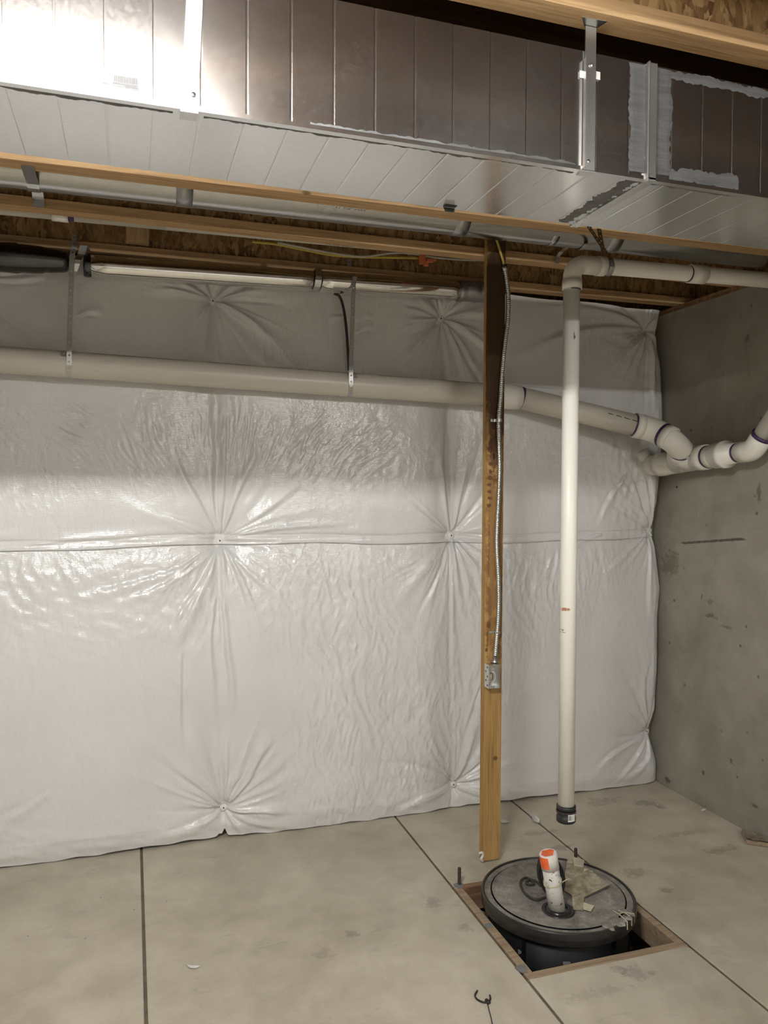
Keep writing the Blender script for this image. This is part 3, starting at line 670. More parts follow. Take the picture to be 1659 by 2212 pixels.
bot = lambda x: .006+.010*np.clip(np.sin(x*3.3+1), 0, 1)+.034*np.exp(-((x-.43)/.010)**2)+.012*np.exp(-((x-.405)/.012)**2)+.004*np.sin(x*31)*np.sin(x*7)
top = lambda x: 2.752+.004*np.sin(x*11)+0*x
grid_obj('lower_sheet', bot, lambda x: SEAMZ(x)+.006, 290, 0.0, blk)
up_o, UV = grid_obj('upper_sheet', lambda x: SEAMZ(x)-.020, top, 266, .0085, blk)
for (px, pz) in ALLP[:12]:
    y = YP+.004
    wsh = MB().lathe((px, y, pz), (0, -1, 0), [(0, .004), (.009, .006), (.016, .004), (.018, 0)], 20, True).build('pin_washer', 'paper_white', blk)
    MB().lathe((px, y-.004, pz), (0, -1, 0), [(0, .003), (.003, .003), (.0045, 0)], 10, True).build('nail_head', 'dark_metal', wsh)

# ================================================================== TRUNK DUCT
DY0, DY1, DZ0, DZ1 = 1.580, 1.917, 2.446, 2.711
trunk = thing('sheet_metal_duct', 'long rectangular galvanized trunk duct hanging under the joists', 'duct', (0, DY0, DZ0))
def duct_section(x0, x1, beads):
    st = [(x0, 0.0)]
    for b in beads:
        if x0+.02 < b < x1-.02: st += [(b-.003, 0), (b-.001, .00045), (b+.001, .00045), (b+.003, 0)]
    st.append((x1, 0)); vs = []; m = MB()
    for (x, d) in st:
        vs += [(x, DY0+d, DZ0+d), (x, DY1-d, DZ0+d), (x, DY1-d, DZ1-d), (x, DY0+d, DZ1-d)]
    n = len(st)
    m.add(vs, [(i*4+k, (i+1)*4+k, (i+1)*4+(k+1) % 4, i*4+(k+1) % 4) for i in range(n-1) for k in range(4)])
    m.f += [(0, 1, 2, 3), tuple((n-1)*4+k for k in (3, 2, 1, 0))]; m.sm += [False, False]
    m.build('duct_section', 'duct_metal', trunk)
beads = [.044+.0889*k for k in range(-36, 40)]
duct_section(XL+.02, 1.172, beads)
duct_section(1.172, XR-.02, [b+.03 for b in beads])
# corner lock along the lower front edge and the drive cleat at the joint
MB().box(XL+.02, 1.16, DY0-.004, DY0+.012, DZ0-.006, DZ0+.003).build('corner_seam', 'duct_metal', trunk)
MB().box(1.18, XR-.02, DY0-.004, DY0+.012, DZ0-.006, DZ0+.003).build('corner_seam', 'duct_metal', trunk)
m = MB().box(1.160, 1.185, DY0-.007, DY0+.001, DZ0-.006, DZ1+.002).box(1.160, 1.185, DY0-.007, DY1, DZ0-.008, DZ0+.001)
m.box(1.157, 1.162, DY0-.012, DY0, DZ0-.012, DZ1+.002)
m.build('drive_cleat', 'strap_metal', trunk, bevel=.0015)
def ragged(x0, z0, x1, z1, w, seed, jag, plane='y', n=60):
    """a brushed-on strip of sealant with torn edges, on the front (y) or the underside (z)"""
    r = random.Random(seed); m = MB(); d = A(x1-x0, z1-z0); L = np.linalg.norm(d); d /= L; pn = A(-d[1], d[0])
    n = max(8, int(L/.006)); a = []; b = []; ra = rb = 0
    for i in range(n+1):
        ra = ra*.7+r.uniform(-jag, jag); rb = rb*.7+r.uniform(-jag, jag); c = A(x0, z0)+d*L*i/n
        a.append(c+pn*(w/2+ra)); b.append(c-pn*(w/2+rb))
    def P(q, o):
        return (q[0], DY0-o, q[1]) if plane == 'y' else (q[0], q[1], DZ0-o)
    vs = []
    for i in range(n+1): vs += [P(a[i], .0003), P(a[i]*.8+b[i]*.2, .0016), P(a[i]*.2+b[i]*.8, .0016), P(b[i], .0003)]
    fs = [(i*4+k, i*4+k+1, (i+1)*4+k+1, (i+1)*4+k) for i in range(n) for k in range(3)]
    if plane == 'z': fs = [tuple(reversed(f)) for f in fs]
    return m.add(vs, fs)
for args in ((1.136, DZ0+.01, 1.136, DZ1-.004, .046, 1, .003), (1.207, DZ0+.012, 1.207, DZ1-.004, .044, 2, .003),
             (1.225, DZ0+.017, 1.43, DZ0+.019, .030, 3, .005), (1.225, DZ1-.014, 1.75, DZ1-.012, .022, 4, .003)):
    ragged(*args).build('sealant', 'mastic', trunk)
ragged(-.9, DY0+.022, .08, DY0+.022, .024, 5, .003, 'z').build('sealant', 'dark_mastic', trunk)
ragged(.14, DY0+.022, .98, DY0+.02, .020, 6, .003, 'z').build('sealant', 'dark_mastic', trunk)
ragged(1.192, DY0+.02, 1.46, DY0+.02, .022, 7, .003, 'z').build('sealant', 'dark_mastic', trunk)
ragged(1.135, DY0+.02, 1.135, DY1-.01, .040, 8, .006, 'z').build('sealant', 'dark_mastic', trunk)
ragged(.35, DZ0+.006, .97, DZ0+.006, .008, 9, .002).build('sealant', 'mastic', trunk)
# barcode sticker
a, b = pl(212, 166, 1, DY0), pl(301, 172, 1, DY0)
lab = MB().poly([(b[0], DY0-.0006, 2.452+.010), (b[0]-.001, DY0-.0006, 2.452+.036), (a[0]+.004, DY0-.0006, 2.452+.036), (a[0], DY0-.0006, 2.452+.016)], (0, -1, 0), .0004).build('barcode_label', 'label_grey', trunk)
m = MB(); x = b[0]-.004; r = random.Random(3)
while x > b[0]-.046:
    w = r.choice((.0006, .0012, .0018)); m.box(x-w, x, DY0-.0014, DY0-.001, 2.452+.022, 2.452+.033); x -= w+r.choice((.0007, .0014))
for zz in (.0175, .0140):
    x = b[0]-.004
    while x > b[0]-(.048 if zz > .015 else .026):
        w = r.uniform(.0012, .002); m.box(x-w, x, DY0-.0014, DY0-.001, 2.452+zz, 2.452+zz+.0024); x -= w+.0007
tag(m.build('print', 'ink', lab), kind='stuff')
# little cut with a bent-up tab in the underside
q = pl(970, 446, 2, DZ0)
MB().box(q[0]-.016, q[0]+.018, q[1]-.012, q[1]+.002, DZ0-.0012, DZ0-.0002).build('cut_slot', 'black_rubber', trunk)
MB().hexa([(q[0]-.016, q[1]+.002, DZ0-.002), (q[0]+.018, q[1]+.002, DZ0-.002), (q[0]+.018, q[1]+.003, DZ0-.002), (q[0]-.016, q[1]+.003, DZ0-.002),
           (q[0]-.012, q[1]-.004, DZ0-.016), (q[0]+.014, q[1]-.004, DZ0-.016), (q[0]+.014, q[1]-.003, DZ0-.016), (q[0]-.012, q[1]-.003, DZ0-.016)]).build('bent_tab', 'strap_metal', trunk)
# hanger straps
h = thing('hanger_strap', 'wide galvanized strap wrapping under the brightly lit left end of the trunk duct', 'strap', (.11, DY0, DZ0), 'straps of the trunk duct')
MB().hexa([(.094, DY0-.006, DZ0-.008), (.125, DY0-.006, DZ0-.008), (.125, DY0-.001, DZ0-.008), (.094, DY0-.001, DZ0-.008),
           (.110, DY0-.006, HJ), (.141, DY0-.006, HJ), (.141, DY0-.001, HJ), (.110, DY0-.001, HJ)]).build('strap_band', 'strap_metal', h)
MB().box(.093, .126, DY0-.006, DY0+.03, DZ0-.011, DZ0-.007).build('bent_foot', 'strap_metal', h)
q = pl(418, 205, 1, DY0-.006)
MB().lathe((q[0], DY0-.006, q[2]), (0, -1, 0), [(.005, 0), (.005, .003), (0, .004)], 8).build('screw', 'dark_metal', h)
h = thing('hanger_strap', 'narrow angled galvanized strap screwed to the joist at the right end of the trunk duct', 'strap', (1.005, DY0, DZ0), 'straps of the trunk duct')
m = MB().box(.990, 1.018, DY0-.005, DY0-.002, DZ0-.004, HJ-.004).box(.987, .991, DY0-.013, DY0-.002, DZ0-.002, DZ1-.02)
m.build('strap_band', 'strap_metal', h)
MB().poly([(.965, 1.552, HJ-.003), (1.03, 1.548, HJ-.003), (1.020, DY0-.001, HJ-.003), (.988, DY0-.001, HJ-.003)], (0, 0, 1), .0025).build('top_tab', 'strap_metal', h)
MB().box(.985, 1.02, DY0-.005, DY0+.02, DZ0-.009, DZ0-.006).build('bent_foot', 'strap_metal', h)
for (u, v) in ((1277, 141), (1270, 349)):
    q = pl(u, v, 1, DY0-.005); MB().lathe((q[0], DY0-.005, q[2]), (0, -1, 0), [(.0045, 0), (.0045, .003), (0, .0045)], 8).build('screw', 'conduit_metal', h)
q = pl(1282, 70, 2, HJ-.003); MB().lathe((q[0], q[1], HJ-.003), (0, 0, -1), [(.0055, 0), (.0055, .003), (0, .0045)], 8).build('screw', 'conduit_metal', h)
q = pl(1292, 163, 1, DY0-.004); MB().box(q[0]-.008, q[0]+.006, DY0-.0035, DY0-.003, q[2]-.009, q[2]+.009).build('paper_scrap', 'paper_white', h)
q = pl(1256, 161, 1, DY0-.004); MB().box(q[0]-.004, q[0]+.012, DY0-.0035, DY0-.003, q[2]-.007, q[2]+.009).build('paper_scrap', 'paper_white', h)

# ================================================================== ROUND DUCT IN THE JOIST BAY
rd = thing('round_duct', 'dull grey round duct tucked between the two joists behind the trunk duct', 'duct', (0, 3.02, 2.84))
yz = lambda x: (3.030+(x+.5)*-.006, 2.836+(x+.5)*.006)
xs = np.arange(XL+.05, 2.9, .05)
MB().sweep([(x, yz(x)[0]+.002*math.sin(x*3), yz(x)[1]) for x in xs], .076, 40).build('duct_pipe', 'bay_duct_metal', rd)
for x in (.19, 1.30, 2.03):
    MB().sweep([(x-.03, *yz(x-.03)), (x+.03, *yz(x+.03))], .0775, 40).build('taped_joint', 'tape_metal', rd)
MB().sweep([(x, yz(x)[0], yz(x)[1]+0) for x in (1.72, 1.75)], .0772, 40).build('duct_collar', 'bay_duct_metal', rd)
def bay_strap(u, v, du, label, w=.04):
    q = pl(u, v, 2, HJ); x = q[0]
    p = [(x+du*.3, 2.83, HJ-.003), (x+du*.3, 2.90, HJ-.006)] + [(x+du*(.3+.5*k/6), yz(x)[0]+.0795*math.sin(a_), yz(x)[1]-.0795*math.cos(a_)) for k, a_ in enumerate(np.linspace(-.5, 1.2, 7))] + [(x+du, 3.20, HJ+.045), (x+du, 3.236, HJ+.030), (x+du, 3.239, HJ+.002)]
    b = MB().band(p, (1, 0, 0), w, .0015).build('duct_strap', 'bay_duct_metal', loc=(x, 3.0, HJ)); tag(b, label, 'strap', 'straps of the round duct'); return b
bay_strap(72, 390, -.012, 'flat metal strap under the dull round duct near the left edge')
bay_strap(1288, 520, .015, 'metal strap under the dull round duct right of the upright post', .020)

# ================================================================== VENT PIPE AND BLOCK, CABLES IN THE NEXT BAY
vp = thing('vent_pipe', 'white plastic pipe lying in the joist bay behind the upright post', 'pipe', (0, 3.36, 2.8))
zv = lambda x: 2.797+.012*(x+.5)
MB().sweep([(XL+.05, 3.36, zv(XL)), (.14, 3.36, zv(.14))], .030, 24).build('pipe', 'pvc_drain', vp)
MB().sweep([(.14, 3.36, zv(.14)), (2.1, 3.36, zv(2.1))], .030, 24).build('pipe', 'pvc_drain', vp)
q = pl(129, 482, 1, 3.34)[0]
MB().sweep([(q-.03, 3.36, zv(q)), (q+.03, 3.36, zv(q))], .036, 24).build('coupling', 'pvc', vp)
MB().sweep([(q+.03, 3.36, zv(q)), (q+.052, 3.36, zv(q))], .0306, 24).build('primer_ring', 'primer', vp)
a = pl(272, 500, 1, 3.66)[0]; b = pl(322, 500, 1, 3.66)[0]
blkz = MB().box(a, b, 3.680, 3.718, HJ+.039, HJ+.262).build('joist_block', 'lumber', loc=(a, 3.66, HJ+.039)); tag(blkz, 'short upright lumber block nailed against the joist left of centre', 'block')
pth = [(545, 522), (600, 528), (660, 540), (720, 551), (780, 555), (840, 556), (905, 557)]
c = MB().sweep(smooth_path([pl(u, v, 1, 3.55) for u, v in pth]), .0065, 8).build('electrical_cable', 'yellow_cable', loc=pl(720, 551, 1, 3.55)); tag(c, 'yellow electrical cable sagging between the joists to the orange clip', 'cable')
pth = [(600, 524), (680, 540), (740, 550), (790, 554), (850, 546), (900, 549), (940, 556), (1000, 561), (1048, 562)]
c = MB().sweep(smooth_path([pl(u, v, 1, 3.52) for u, v in pth]), .0055, 8).build('electrical_cable', 'white_cable', loc=pl(790, 554, 1, 3.52)); tag(c, 'thin white electrical cable strung along the joist past the orange clip', 'cable')
oc = thing('cable_clip', 'crumpled orange clip where the cables meet under the joist', 'clip', pl(925, 565, 1, 3.52))
for k, (u, v, w, hh) in enumerate(((912, 560, .026, .05), (928, 563, .03, .02), (938, 557, .014, .035), (920, 570, .02, .025))):
    q = pl(u, v, 1, 3.515+.006*k)
    MB().hexa([q+A(-w*.7, -.006, -hh*.5), q+A(w*.5, -.009, -hh*.55), q+A(w*.6, .006, -hh*.4), q+A(-w*.5, .008, -hh*.5), q+A(-w*.5, -.008, hh*.5), q+A(w*.7, -.006, hh*.4), q+A(w*.5, .007, hh*.55), q+A(-w*.6, .006, hh*.45)]).build('clip_tab', 'orange_plastic', oc, bevel=.003)

# ================================================================== SHINY TUBE UNDER THE LAST JOIST
tz = lambda x: 2.688+.020*(x+.2); ty = lambda x: 3.690-.008*x
tb = thing('exhaust_tube', 'shiny smooth metal exhaust tube running under the joist along the top of the insulation', 'duct', (0, 3.69, 2.69))
x0 = pl(187, 580, 1, 3.68)[0]; x1 = pl(992, 635, 1, 3.68)[0]; x2 = pl(1045, 635, 1, 3.68)[0]; xm = pl(690, 605, 1, 3.68)[0]
MB().sweep([(x, ty(x), tz(x)) for x in np.linspace(x0, xm, 12)], .048, 48).build('tube', 'tube_metal', tb)
MB().sweep([(x, ty(x), tz(x)) for x in np.linspace(xm, x1+.01, 12)], .0495, 48).build('tube', 'tube_metal', tb)
MB().sweep([(x, ty(x)+.002*math.sin(x*90), tz(x)+.002*math.sin(x*70)) for x in np.linspace(x1-.01, x2+.06, 14)], [.0515+.0015*math.sin(k*2.3) for k in range(14)], 48).build('tape_wrap', 'tape_metal', tb)
# segmented elbow at the far left
gx = np.linspace(x0-.95, x0-.07, 64)
MB().sweep([(x, 3.68+.03*max(0, (x-x0+.25)), tz(x)+.008) for x in gx], [(.060+.004*((k % 7)/6.0))*min(1, .55+.45*math.sqrt(min(1, (63-k)/14))) for k in range(64)], 40).build('segmented_elbow', 'elbow_metal', tb)
MB().lathe((x0-.012, ty(x0), tz(x0)), (1, 0, 0), [(.030, 0), (.046, .0), (.050, .012), (.0485, .03)], 40, True).build('tube_end', 'elbow_metal', tb)
def tube_strap(u, label, lean):
    x = pl(u, 600, 1, 3.66)[0]
    p = [(x+lean, 3.735, HJ-.003), (x+lean*.8, 3.655, HJ-.006)]+[(x+lean*(.6-.9*k/7), ty(x)-.053*math.cos(a_), tz(x)+.053*math.sin(a_)) for k, a_ in enumerate(np.linspace(.8, -1.4, 8))]
    return tag(MB().band(p, (1, 0, 0), .030, .0015).build('tube_strap', 'strap_metal', loc=(x, 3.66, 2.7)), label, 'strap', 'straps of the exhaust tube')
tube_strap(684, 'thin metal strap holding the shiny tube at its middle', .012)
tube_strap(160, 'bent metal strap where the shiny tube meets its dark elbow', .05)

# ================================================================== DRAIN PIPE
dr = thing('drain_pipe', 'large white plastic drain pipe crossing the insulation and turning along the concrete wall', 'pipe', (1.0, 3.65, 2.2))
R4 = .0572
dz = lambda x: 2.250-.022*(x+.5)
xa = pl(1046, 850, 1, 3.65)[0]; xb = pl(1120, 864, 1, 3.65)[0]
MB().sweep([(x, 3.65, dz(x)) for x in np.linspace(XL+.05, xa+.03, 20)], R4, 48).build('long_pipe', 'pvc_drain', dr)
pB = A(xb, 3.65, dz(xb)-.003)
q0 = pl(1369, 918, 1, 3.52)
mid = A((xa+xb)/2, 3.65, dz((xa+xb)/2))
MB().sweep([(xa, 3.65, dz(xa)), mid-A(.02, 0, 0), mid+A(.03, 0, -.004), pB], R4+.0065, 48).build('coupling', 'pvc', dr)
dirB = unit(q0-pB)
MB().sweep([(xa-.012, 3.65, dz(xa-.012)), (xa+.003, 3.65, dz(xa))], R4+.0008, 48).build('primer_ring', 'primer', dr)
MB().sweep([pB-dirB*.004, pB+dirB*.020], R4+.0010, 48).build('primer_ring', 'primer', dr)
MB().sweep([pB-dirB*.02, q0+dirB*.03], R4, 48).build('short_pipe', 'pvc_drain', dr)
MB().sweep([q0-dirB*.008, q0+dirB*.004], R4+.0010, 48).build('primer_ring', 'primer', dr)
# main run along the right wall
XM = 2.83
run = lambda u, v: pl(u, v, 0, XM)
g0 = run(1352, 1009); g1 = run(1397, 1006); g2 = run(1425, 1004); g3 = run(1463, 1001); g4 = run(1528, 987); g5 = run(1545, 985); g6 = run(1592, 978); g7 = run(1626, 974); g8 = run(1647, 942)
g0 = g1+(g2-g1)/np.linalg.norm(g2-g1)*-.075
rdir = unit(g4-g1)
wyeJ = run(1466, 1000)          # branch meets the run
hubE = pl(1471, 972, 0, XM-.075)
e1 = pl(1436, 941, 0, 2.665)
# first elbow
P = [q0]+corner(q0, q0+dirB*.115, e1+(e1-(q0+dirB*.115))*.4, .11, 8)+[e1]
d2 = unit(e1-P[-2])
rr = [R4+.0065]*len(P)
rr[0] = R4+.0075
MB().sweep(P, rr, 48).build('elbow', 'pvc', dr)
MB().sweep([q0, q0+dirB*.045], R4+.0085, 48).build('elbow_hub', 'pvc', dr)
MB().sweep([e1-d2*.012, e1+d2*.008], R4+.0078, 48).build('primer_ring', 'primer', dr)
# second elbow into the branch
d3 = unit(wyeJ-hubE)
k1 = e1+d2*.06
P = [e1+d2*.004]+corner(e1, k1+d2*.01, hubE, .09, 8)+[hubE]
MB().sweep(P, R4+.0045, 48).build('elbow', 'pvc', dr)
MB().sweep([e1+d2*.004, e1+d2*.045], R4+.0082, 48).build('elbow_hub', 'pvc', dr)
MB().sweep([hubE-d3*.006, hubE+d3*.006], R4+.0065, 48).build('primer_ring', 'primer', dr)
MB().sweep([hubE, hubE+d3*.030, wyeJ+d3*.0], [R4+.0105, R4+.0105, R4+.006], 48).build('branch_hub', 'pvc', dr)
# wye body and the pieces of the run
MB().sweep([g2, g2+rdir*.05, g2+rdir*.052, g4-rdir*.055, g4-rdir*.052, g4], [R4+.0085, R4+.0085, R4+.005, R4+.005, R4+.0085, R4+.0085], 48).build('wye', 'pvc', dr)
MB().sweep([hubE+d3*.02, wyeJ+rdir*.10+A(0, 0, -.01)], [R4+.006, R4], 48).build('wye_branch', 'pvc', dr)
MB().sweep([g1-rdir*.02, g2+rdir*.01], R4, 48).build('short_pipe', 'pvc', dr)
MB().sweep([g1-rdir*.006, g1+rdir*.014], R4+.0010, 48).build('primer_ring', 'primer', dr)
MB().sweep([g2-rdir*.010, g2+rdir*.003], R4+.0010, 48).build('primer_ring', 'primer', dr)
MB().sweep([g0, g1], R4+.0075, 48).build('cleanout_tee', 'pvc', dr)
cb = g0+rdir*.045
MB().sweep([cb, cb+A(-.035, -.02, .055), cb+A(-.05, -.02, .085)], [R4, R4+.002, R4+.004], 40).build('cleanout_branch', 'pvc', dr)
MB().sweep([g4-rdir*.004, g4+rdir*.012], R4+.0010, 48).build('primer_ring', 'primer', dr)
MB().sweep([g4-rdir*.01, g5+rdir*.03], R4, 48).build('short_pipe', 'pvc', dr)
rd2 = unit(g6-g5)
MB().sweep([g5+rd2*0, g5+rd2*.004, g5+rd2*.055, g5+rd2*.058, g5+rd2*.085, g5+rd2*.088, g6], [R4+.003, R4+.0075, R4+.0075, R4+.012, R4+.012, R4-.004, R4-.007], 48).build('reducer', 'pvc', dr)
R3 = .0445
MB().sweep([g6-rd2*.01, g6+rd2*.06], R3, 48).build('short_pipe', 'pvc', dr)
MB().sweep([g6-rd2*.004, g6+rd2*.010], R3+.003, 48).build('primer_ring', 'primer', dr)
up = unit(g8-g7)
P = [g6+rd2*.022]+corner(g6, g7, g8, .07, 8)+[g8]
MB().sweep(P, R3+.0065, 48).build('elbow', 'pvc', dr)
MB().sweep([g8-up*.008, g8+up*.008], R3+.0075, 48).build('primer_ring', 'primer', dr)
tl_ = (2.56-g8[1])/up[1]; gv_ = g8+up*tl_
MB().sweep([g8]+corner(g8, gv_, gv_+A(0, 0, .5), .09, 8)+[A(gv_[0], gv_[1], HJ+.25)], R3, 48).build('riser_pipe', 'pvc', dr)
# print on the pipe (reads upside down from here)
def pipe_print(mb, txt, xc, size, ang):
    vs_, fs_ = text_mesh(txt); mb.add([(xc-v[0]*size, 3.65-(R4+.0006)*math.cos(ang-v[1]*size/R4), dz(xc-v[0]*size)+(R4+.0006)*math.sin(ang-v[1]*size/R4)) for v in vs_], fs_)
lm = MB(); dash = MB(); r = random.Random(5)
for u in (234, 634, 965):
    xw = pl(u, 770+.07*u-30, 1, 3.6)[0]; lm = MB(); pipe_print(lm, 'CHARLOTTE', xw, .0125, 1.20)
    lm.build('lettering', 'ink', dr)
    x = xw+.012
    while x < xw+.62:
        w = r.uniform(.002, .006)
        if .33 > x-xw-.1 > .25: x += .02
        dash.add([(xx, 3.65-(R4+.0006)*math.cos(aa), dz(xx)+(R4+.0006)*math.sin(aa)) for xx, aa in ((x, 1.10), (x+w, 1.10), (x+w, 1.19), (x, 1.19))], [(0, 1, 2, 3)]); x += w+.0022
tag(dash.build('fine_print', 'ink', dr), kind='stuff')
# cut-line scribbles on the sloping piece
sd = MB(); r = random.Random(9)
for k in range(5):
    a_ = .35-.03*k; p = pB+dirB*(.47+.045*k); s = unit(np.cross(dirB, A(0, 0, 1))); w_ = np.cross(s, dirB)
    nrm = s*math.cos(a_)+w_*math.sin(a_)
    sd.band([p+nrm*(R4+.0004), p+dirB*.034+nrm*(R4+.0004)-w_*.003], np.cross(nrm, dirB), .004, .0006)
sd.build('marker_line', 'ink', dr)

# hanger straps of the drain pipe
def pipe_hanger(utop, vtop, xpipe, dx, label, lo):
    top_ = pl(utop, vtop, 1, 3.735); x = xpipe; cz = dz(x); rr_ = R4+.003
    P = [top_, A(top_[0]+.001, 3.728, HJ-.01)]
    P += [A(top_[0]+.002, 3.632, HJ-.036), A(top_[0]+(x-top_[0])*.2, 3.628, HJ-.07), A(top_[0]+(x-top_[0])*.9, 3.598, cz+.12), A(x, 3.65-rr_-.001, cz+.045)]
    n = 16
    for k, a_ in enumerate(np.linspace(0.1, -2*math.pi*.93, n)):
        P.append(A(x+dx*k/n, 3.65-rr_*math.cos(a_)-.0015*(1-k/n), cz+rr_*math.sin(a_)))
    b = MB().perf(P, (1, 0, 0), .021).build('pipe_hanger', 'perforated_metal', loc=(x, 3.65, cz), solid=.0016)
    return tag(b, label, 'strap', 'perforated straps of the drain pipe')
pipe_hanger(160, 506, pl(150, 800, 1, 3.6)[0], -.026, 'perforated metal strap hanging the drain pipe near the dark elbow', 0)
pipe_hanger(754, 560, pl(757, 830, 1, 3.6)[0], .026, 'perforated metal strap hanging the drain pipe beside the thin dark gap in the sheet', 0)
c = MB().sweep(smooth_path([pl(u, v, 1, 3.735) for u, v in ((722, 634), (733, 640), (741, 662), (747, 700), (751, 750), (754, 800))]), .007, 8).build('dark_gap', 'black_rubber', loc=pl(747, 700, 1, 3.735))  # black tube standing in for the shaded gap in the sheet
tag(c, 'thin black line standing for the dark gap in the sheet behind the perforated strap', 'cable')

# ================================================================== DISCHARGE PIPE
DPX, DPY, R2 = 1.625, 2.66, .0318
hz = 2.584
dp = thing('discharge_pipe', 'white upright plastic pipe hanging open-ended above the sump with an elbow at its top', 'pipe', (DPX, DPY, .42))
MB().sweep([(DPX, DPY, .425), (DPX-.002, DPY, hz-.07)], R2, 40).build('upright_pipe', 'pvc_standpipe', dp)
hx0 = pl(1308, 580, 1, DPY)[0]; hxc0 = pl(1488, 590, 1, DPY)[0]; hxc1 = pl(1520, 593, 1, DPY)[0]
zz = lambda x: hz+.022*(x-DPX)
MB().sweep([(hx0-.06, DPY, zz(hx0)), (XR-.005, DPY, zz(XR))], R2, 40).build('level_pipe', 'pvc', dp)
MB().sweep([(DPX, DPY, hz-.085), (DPX, DPY, hz-.06), (DPX, DPY, hz-.058)]+corner((DPX, DPY, hz-.058), (DPX, DPY, hz), (hx0, DPY, zz(hx0)), .052, 10)+[(hx0-.012, DPY, zz(hx0))], [R2+.006]*2+[R2+.0035]*12+[R2+.0035], 40).build('elbow', 'pvc', dp)
MB().sweep([(DPX, DPY, hz-.098), (DPX, DPY, hz-.062)], R2+.0062, 40).build('elbow_hub', 'pvc', dp)
MB().sweep([(hx0-.040, DPY, zz(hx0-.03)), (hx0-.008, DPY, zz(hx0))], R2+.0058, 40).build('elbow_hub', 'pvc', dp)
MB().sweep([(DPX, DPY, hz-.102), (DPX, DPY, hz-.098)], R2+.0012, 40).build('primer_ring', 'primer', dp)
MB().sweep([(hx0-.008, DPY, zz(hx0)), (hx0-.002, DPY, zz(hx0))], R2+.0012, 40).build('primer_ring', 'primer', dp)
MB().sweep([(hxc0, DPY, zz(hxc0)), (hxc1, DPY, zz(hxc1))], R2+.0055, 40).build('coupling', 'pvc', dp)
MB().sweep([(hxc0-.005, DPY, zz(hxc0)), (hxc0+.001, DPY, zz(hxc0))], R2+.0012, 40).build('primer_ring', 'primer', dp)
MB().sweep([(hxc1-.001, DPY, zz(hxc1)), (hxc1+.005, DPY, zz(hxc1))], R2+.0012, 40).build('primer_ring', 'primer', dp)
cp = MB().lathe((DPX, DPY, .470), (0, 0, -1), [(R2, -.002), (R2+.006, 0), (R2+.006, .012), (R2+.0035, .014), (R2+.0035, .040), (R2+.006, .042), (R2+.006, .060), (R2+.003, .064), (R2-.004, .064), (R2-.004, .03)], 40, True).build('rubber_coupling', 'black_rubber', dp)
MB().lathe((DPX, DPY, .452), (0, 0, -1), [(R2+.0062, 0), (R2+.0068, .001), (R2+.0068, .008), (R2+.0062, .009)], 40, True).build('band_clamp', 'rusty', cp)
m = MB(); n = 8; mm = MB()
for k in range(n+1):
    a_ = -.35+.85*k/n
    for z_ in (.446, .418): m.v.append((DPX+(R2+.0072)*math.sin(a_), DPY-(R2+.0072)*math.cos(a_), z_))
m.f = [(2*k, 2*k+1, 2*k+3, 2*k+2) for k in range(n)]; m.sm = [True]*n
lb = m.build('paper_label', 'paper_white', cp)
for k in range(9):
    a_ = -.30+.035*k; w = .012+.008*(k % 2)
    mm.add([(DPX+(R2+.0076)*math.sin(b_), DPY-(R2+.0076)*math.cos(b_), z_) for b_, z_ in ((a_, .424), (a_+w, .424), (a_+w, .442), (a_, .442))], [(0, 1, 2, 3)])
for z_ in (.440, .435, .430, .425): mm.add([(DPX+(R2+.0076)*math.sin(b_), DPY-(R2+.0076)*math.cos(b_), z2) for b_, z2 in ((.08, z_), (.4, z_), (.4, z_+.0015), (.08, z_+.0015))], [(0, 1, 2, 3)])
tag(mm.build('print', 'ink', lb), kind='stuff')
# clamp strap that carries the level pipe
x = pl(1312, 580, 1, DPY)[0]
P = [A(x-.035, 2.77, HJ+.028), A(x-.03, 2.752, HJ+.004), A(x-.012, 2.70, hz+.10), A(x, DPY+.0, zz(x)+R2+.02)]
P = [A(x-.03, 2.752, HJ+.03), A(x-.028, 2.748, HJ-.004), A(x-.006, DPY-R2-.004, zz(x)+.015)]+[A(x+.012*k/9, DPY-(R2+.002)*math.cos(a_), zz(x)+(R2+.002)*math.sin(a_)) for k, a_ in enumerate(np.linspace(0, -3.6, 10))]+[A(x+.02, 2.753, HJ-.003)]
tag(MB().perf(P, (1, 0, 0), .020, .024, .003).build('pipe_hanger', 'bay_duct_metal', loc=(x, DPY, hz), solid=.0014), 'perforated metal strap hanging the level white pipe right beside its elbow', 'strap')

# ================================================================== POST, CONDUIT, BOX
post = MB().box(1.5225, 1.6115, 3.200, 3.238, .012, 3.0).build('wooden_post', 'post_wood', loc=(1.567, 3.219, .012), bevel=.002)
tag(post, 'upright two by four post, dark-stained above and honey-coloured below, nailed to a joist', 'post')
YC = 3.200-.0125
cpx = [(1090, 578), (1095, 610), (1098, 645), (1097, 690), (1091, 740), (1085, 800), (1081, 860), (1077, 908), (1078, 960), (1079, 1010), (1077, 1075), (1074, 1130), (1073, 1180), (1076, 1240), (1077, 1290), (1076, 1335), (1073.5, 1368), (1071, 1400), (1069, 1424)]
cpts = smooth_path([pl(u, v, 1, YC) for u, v in cpx], 10)
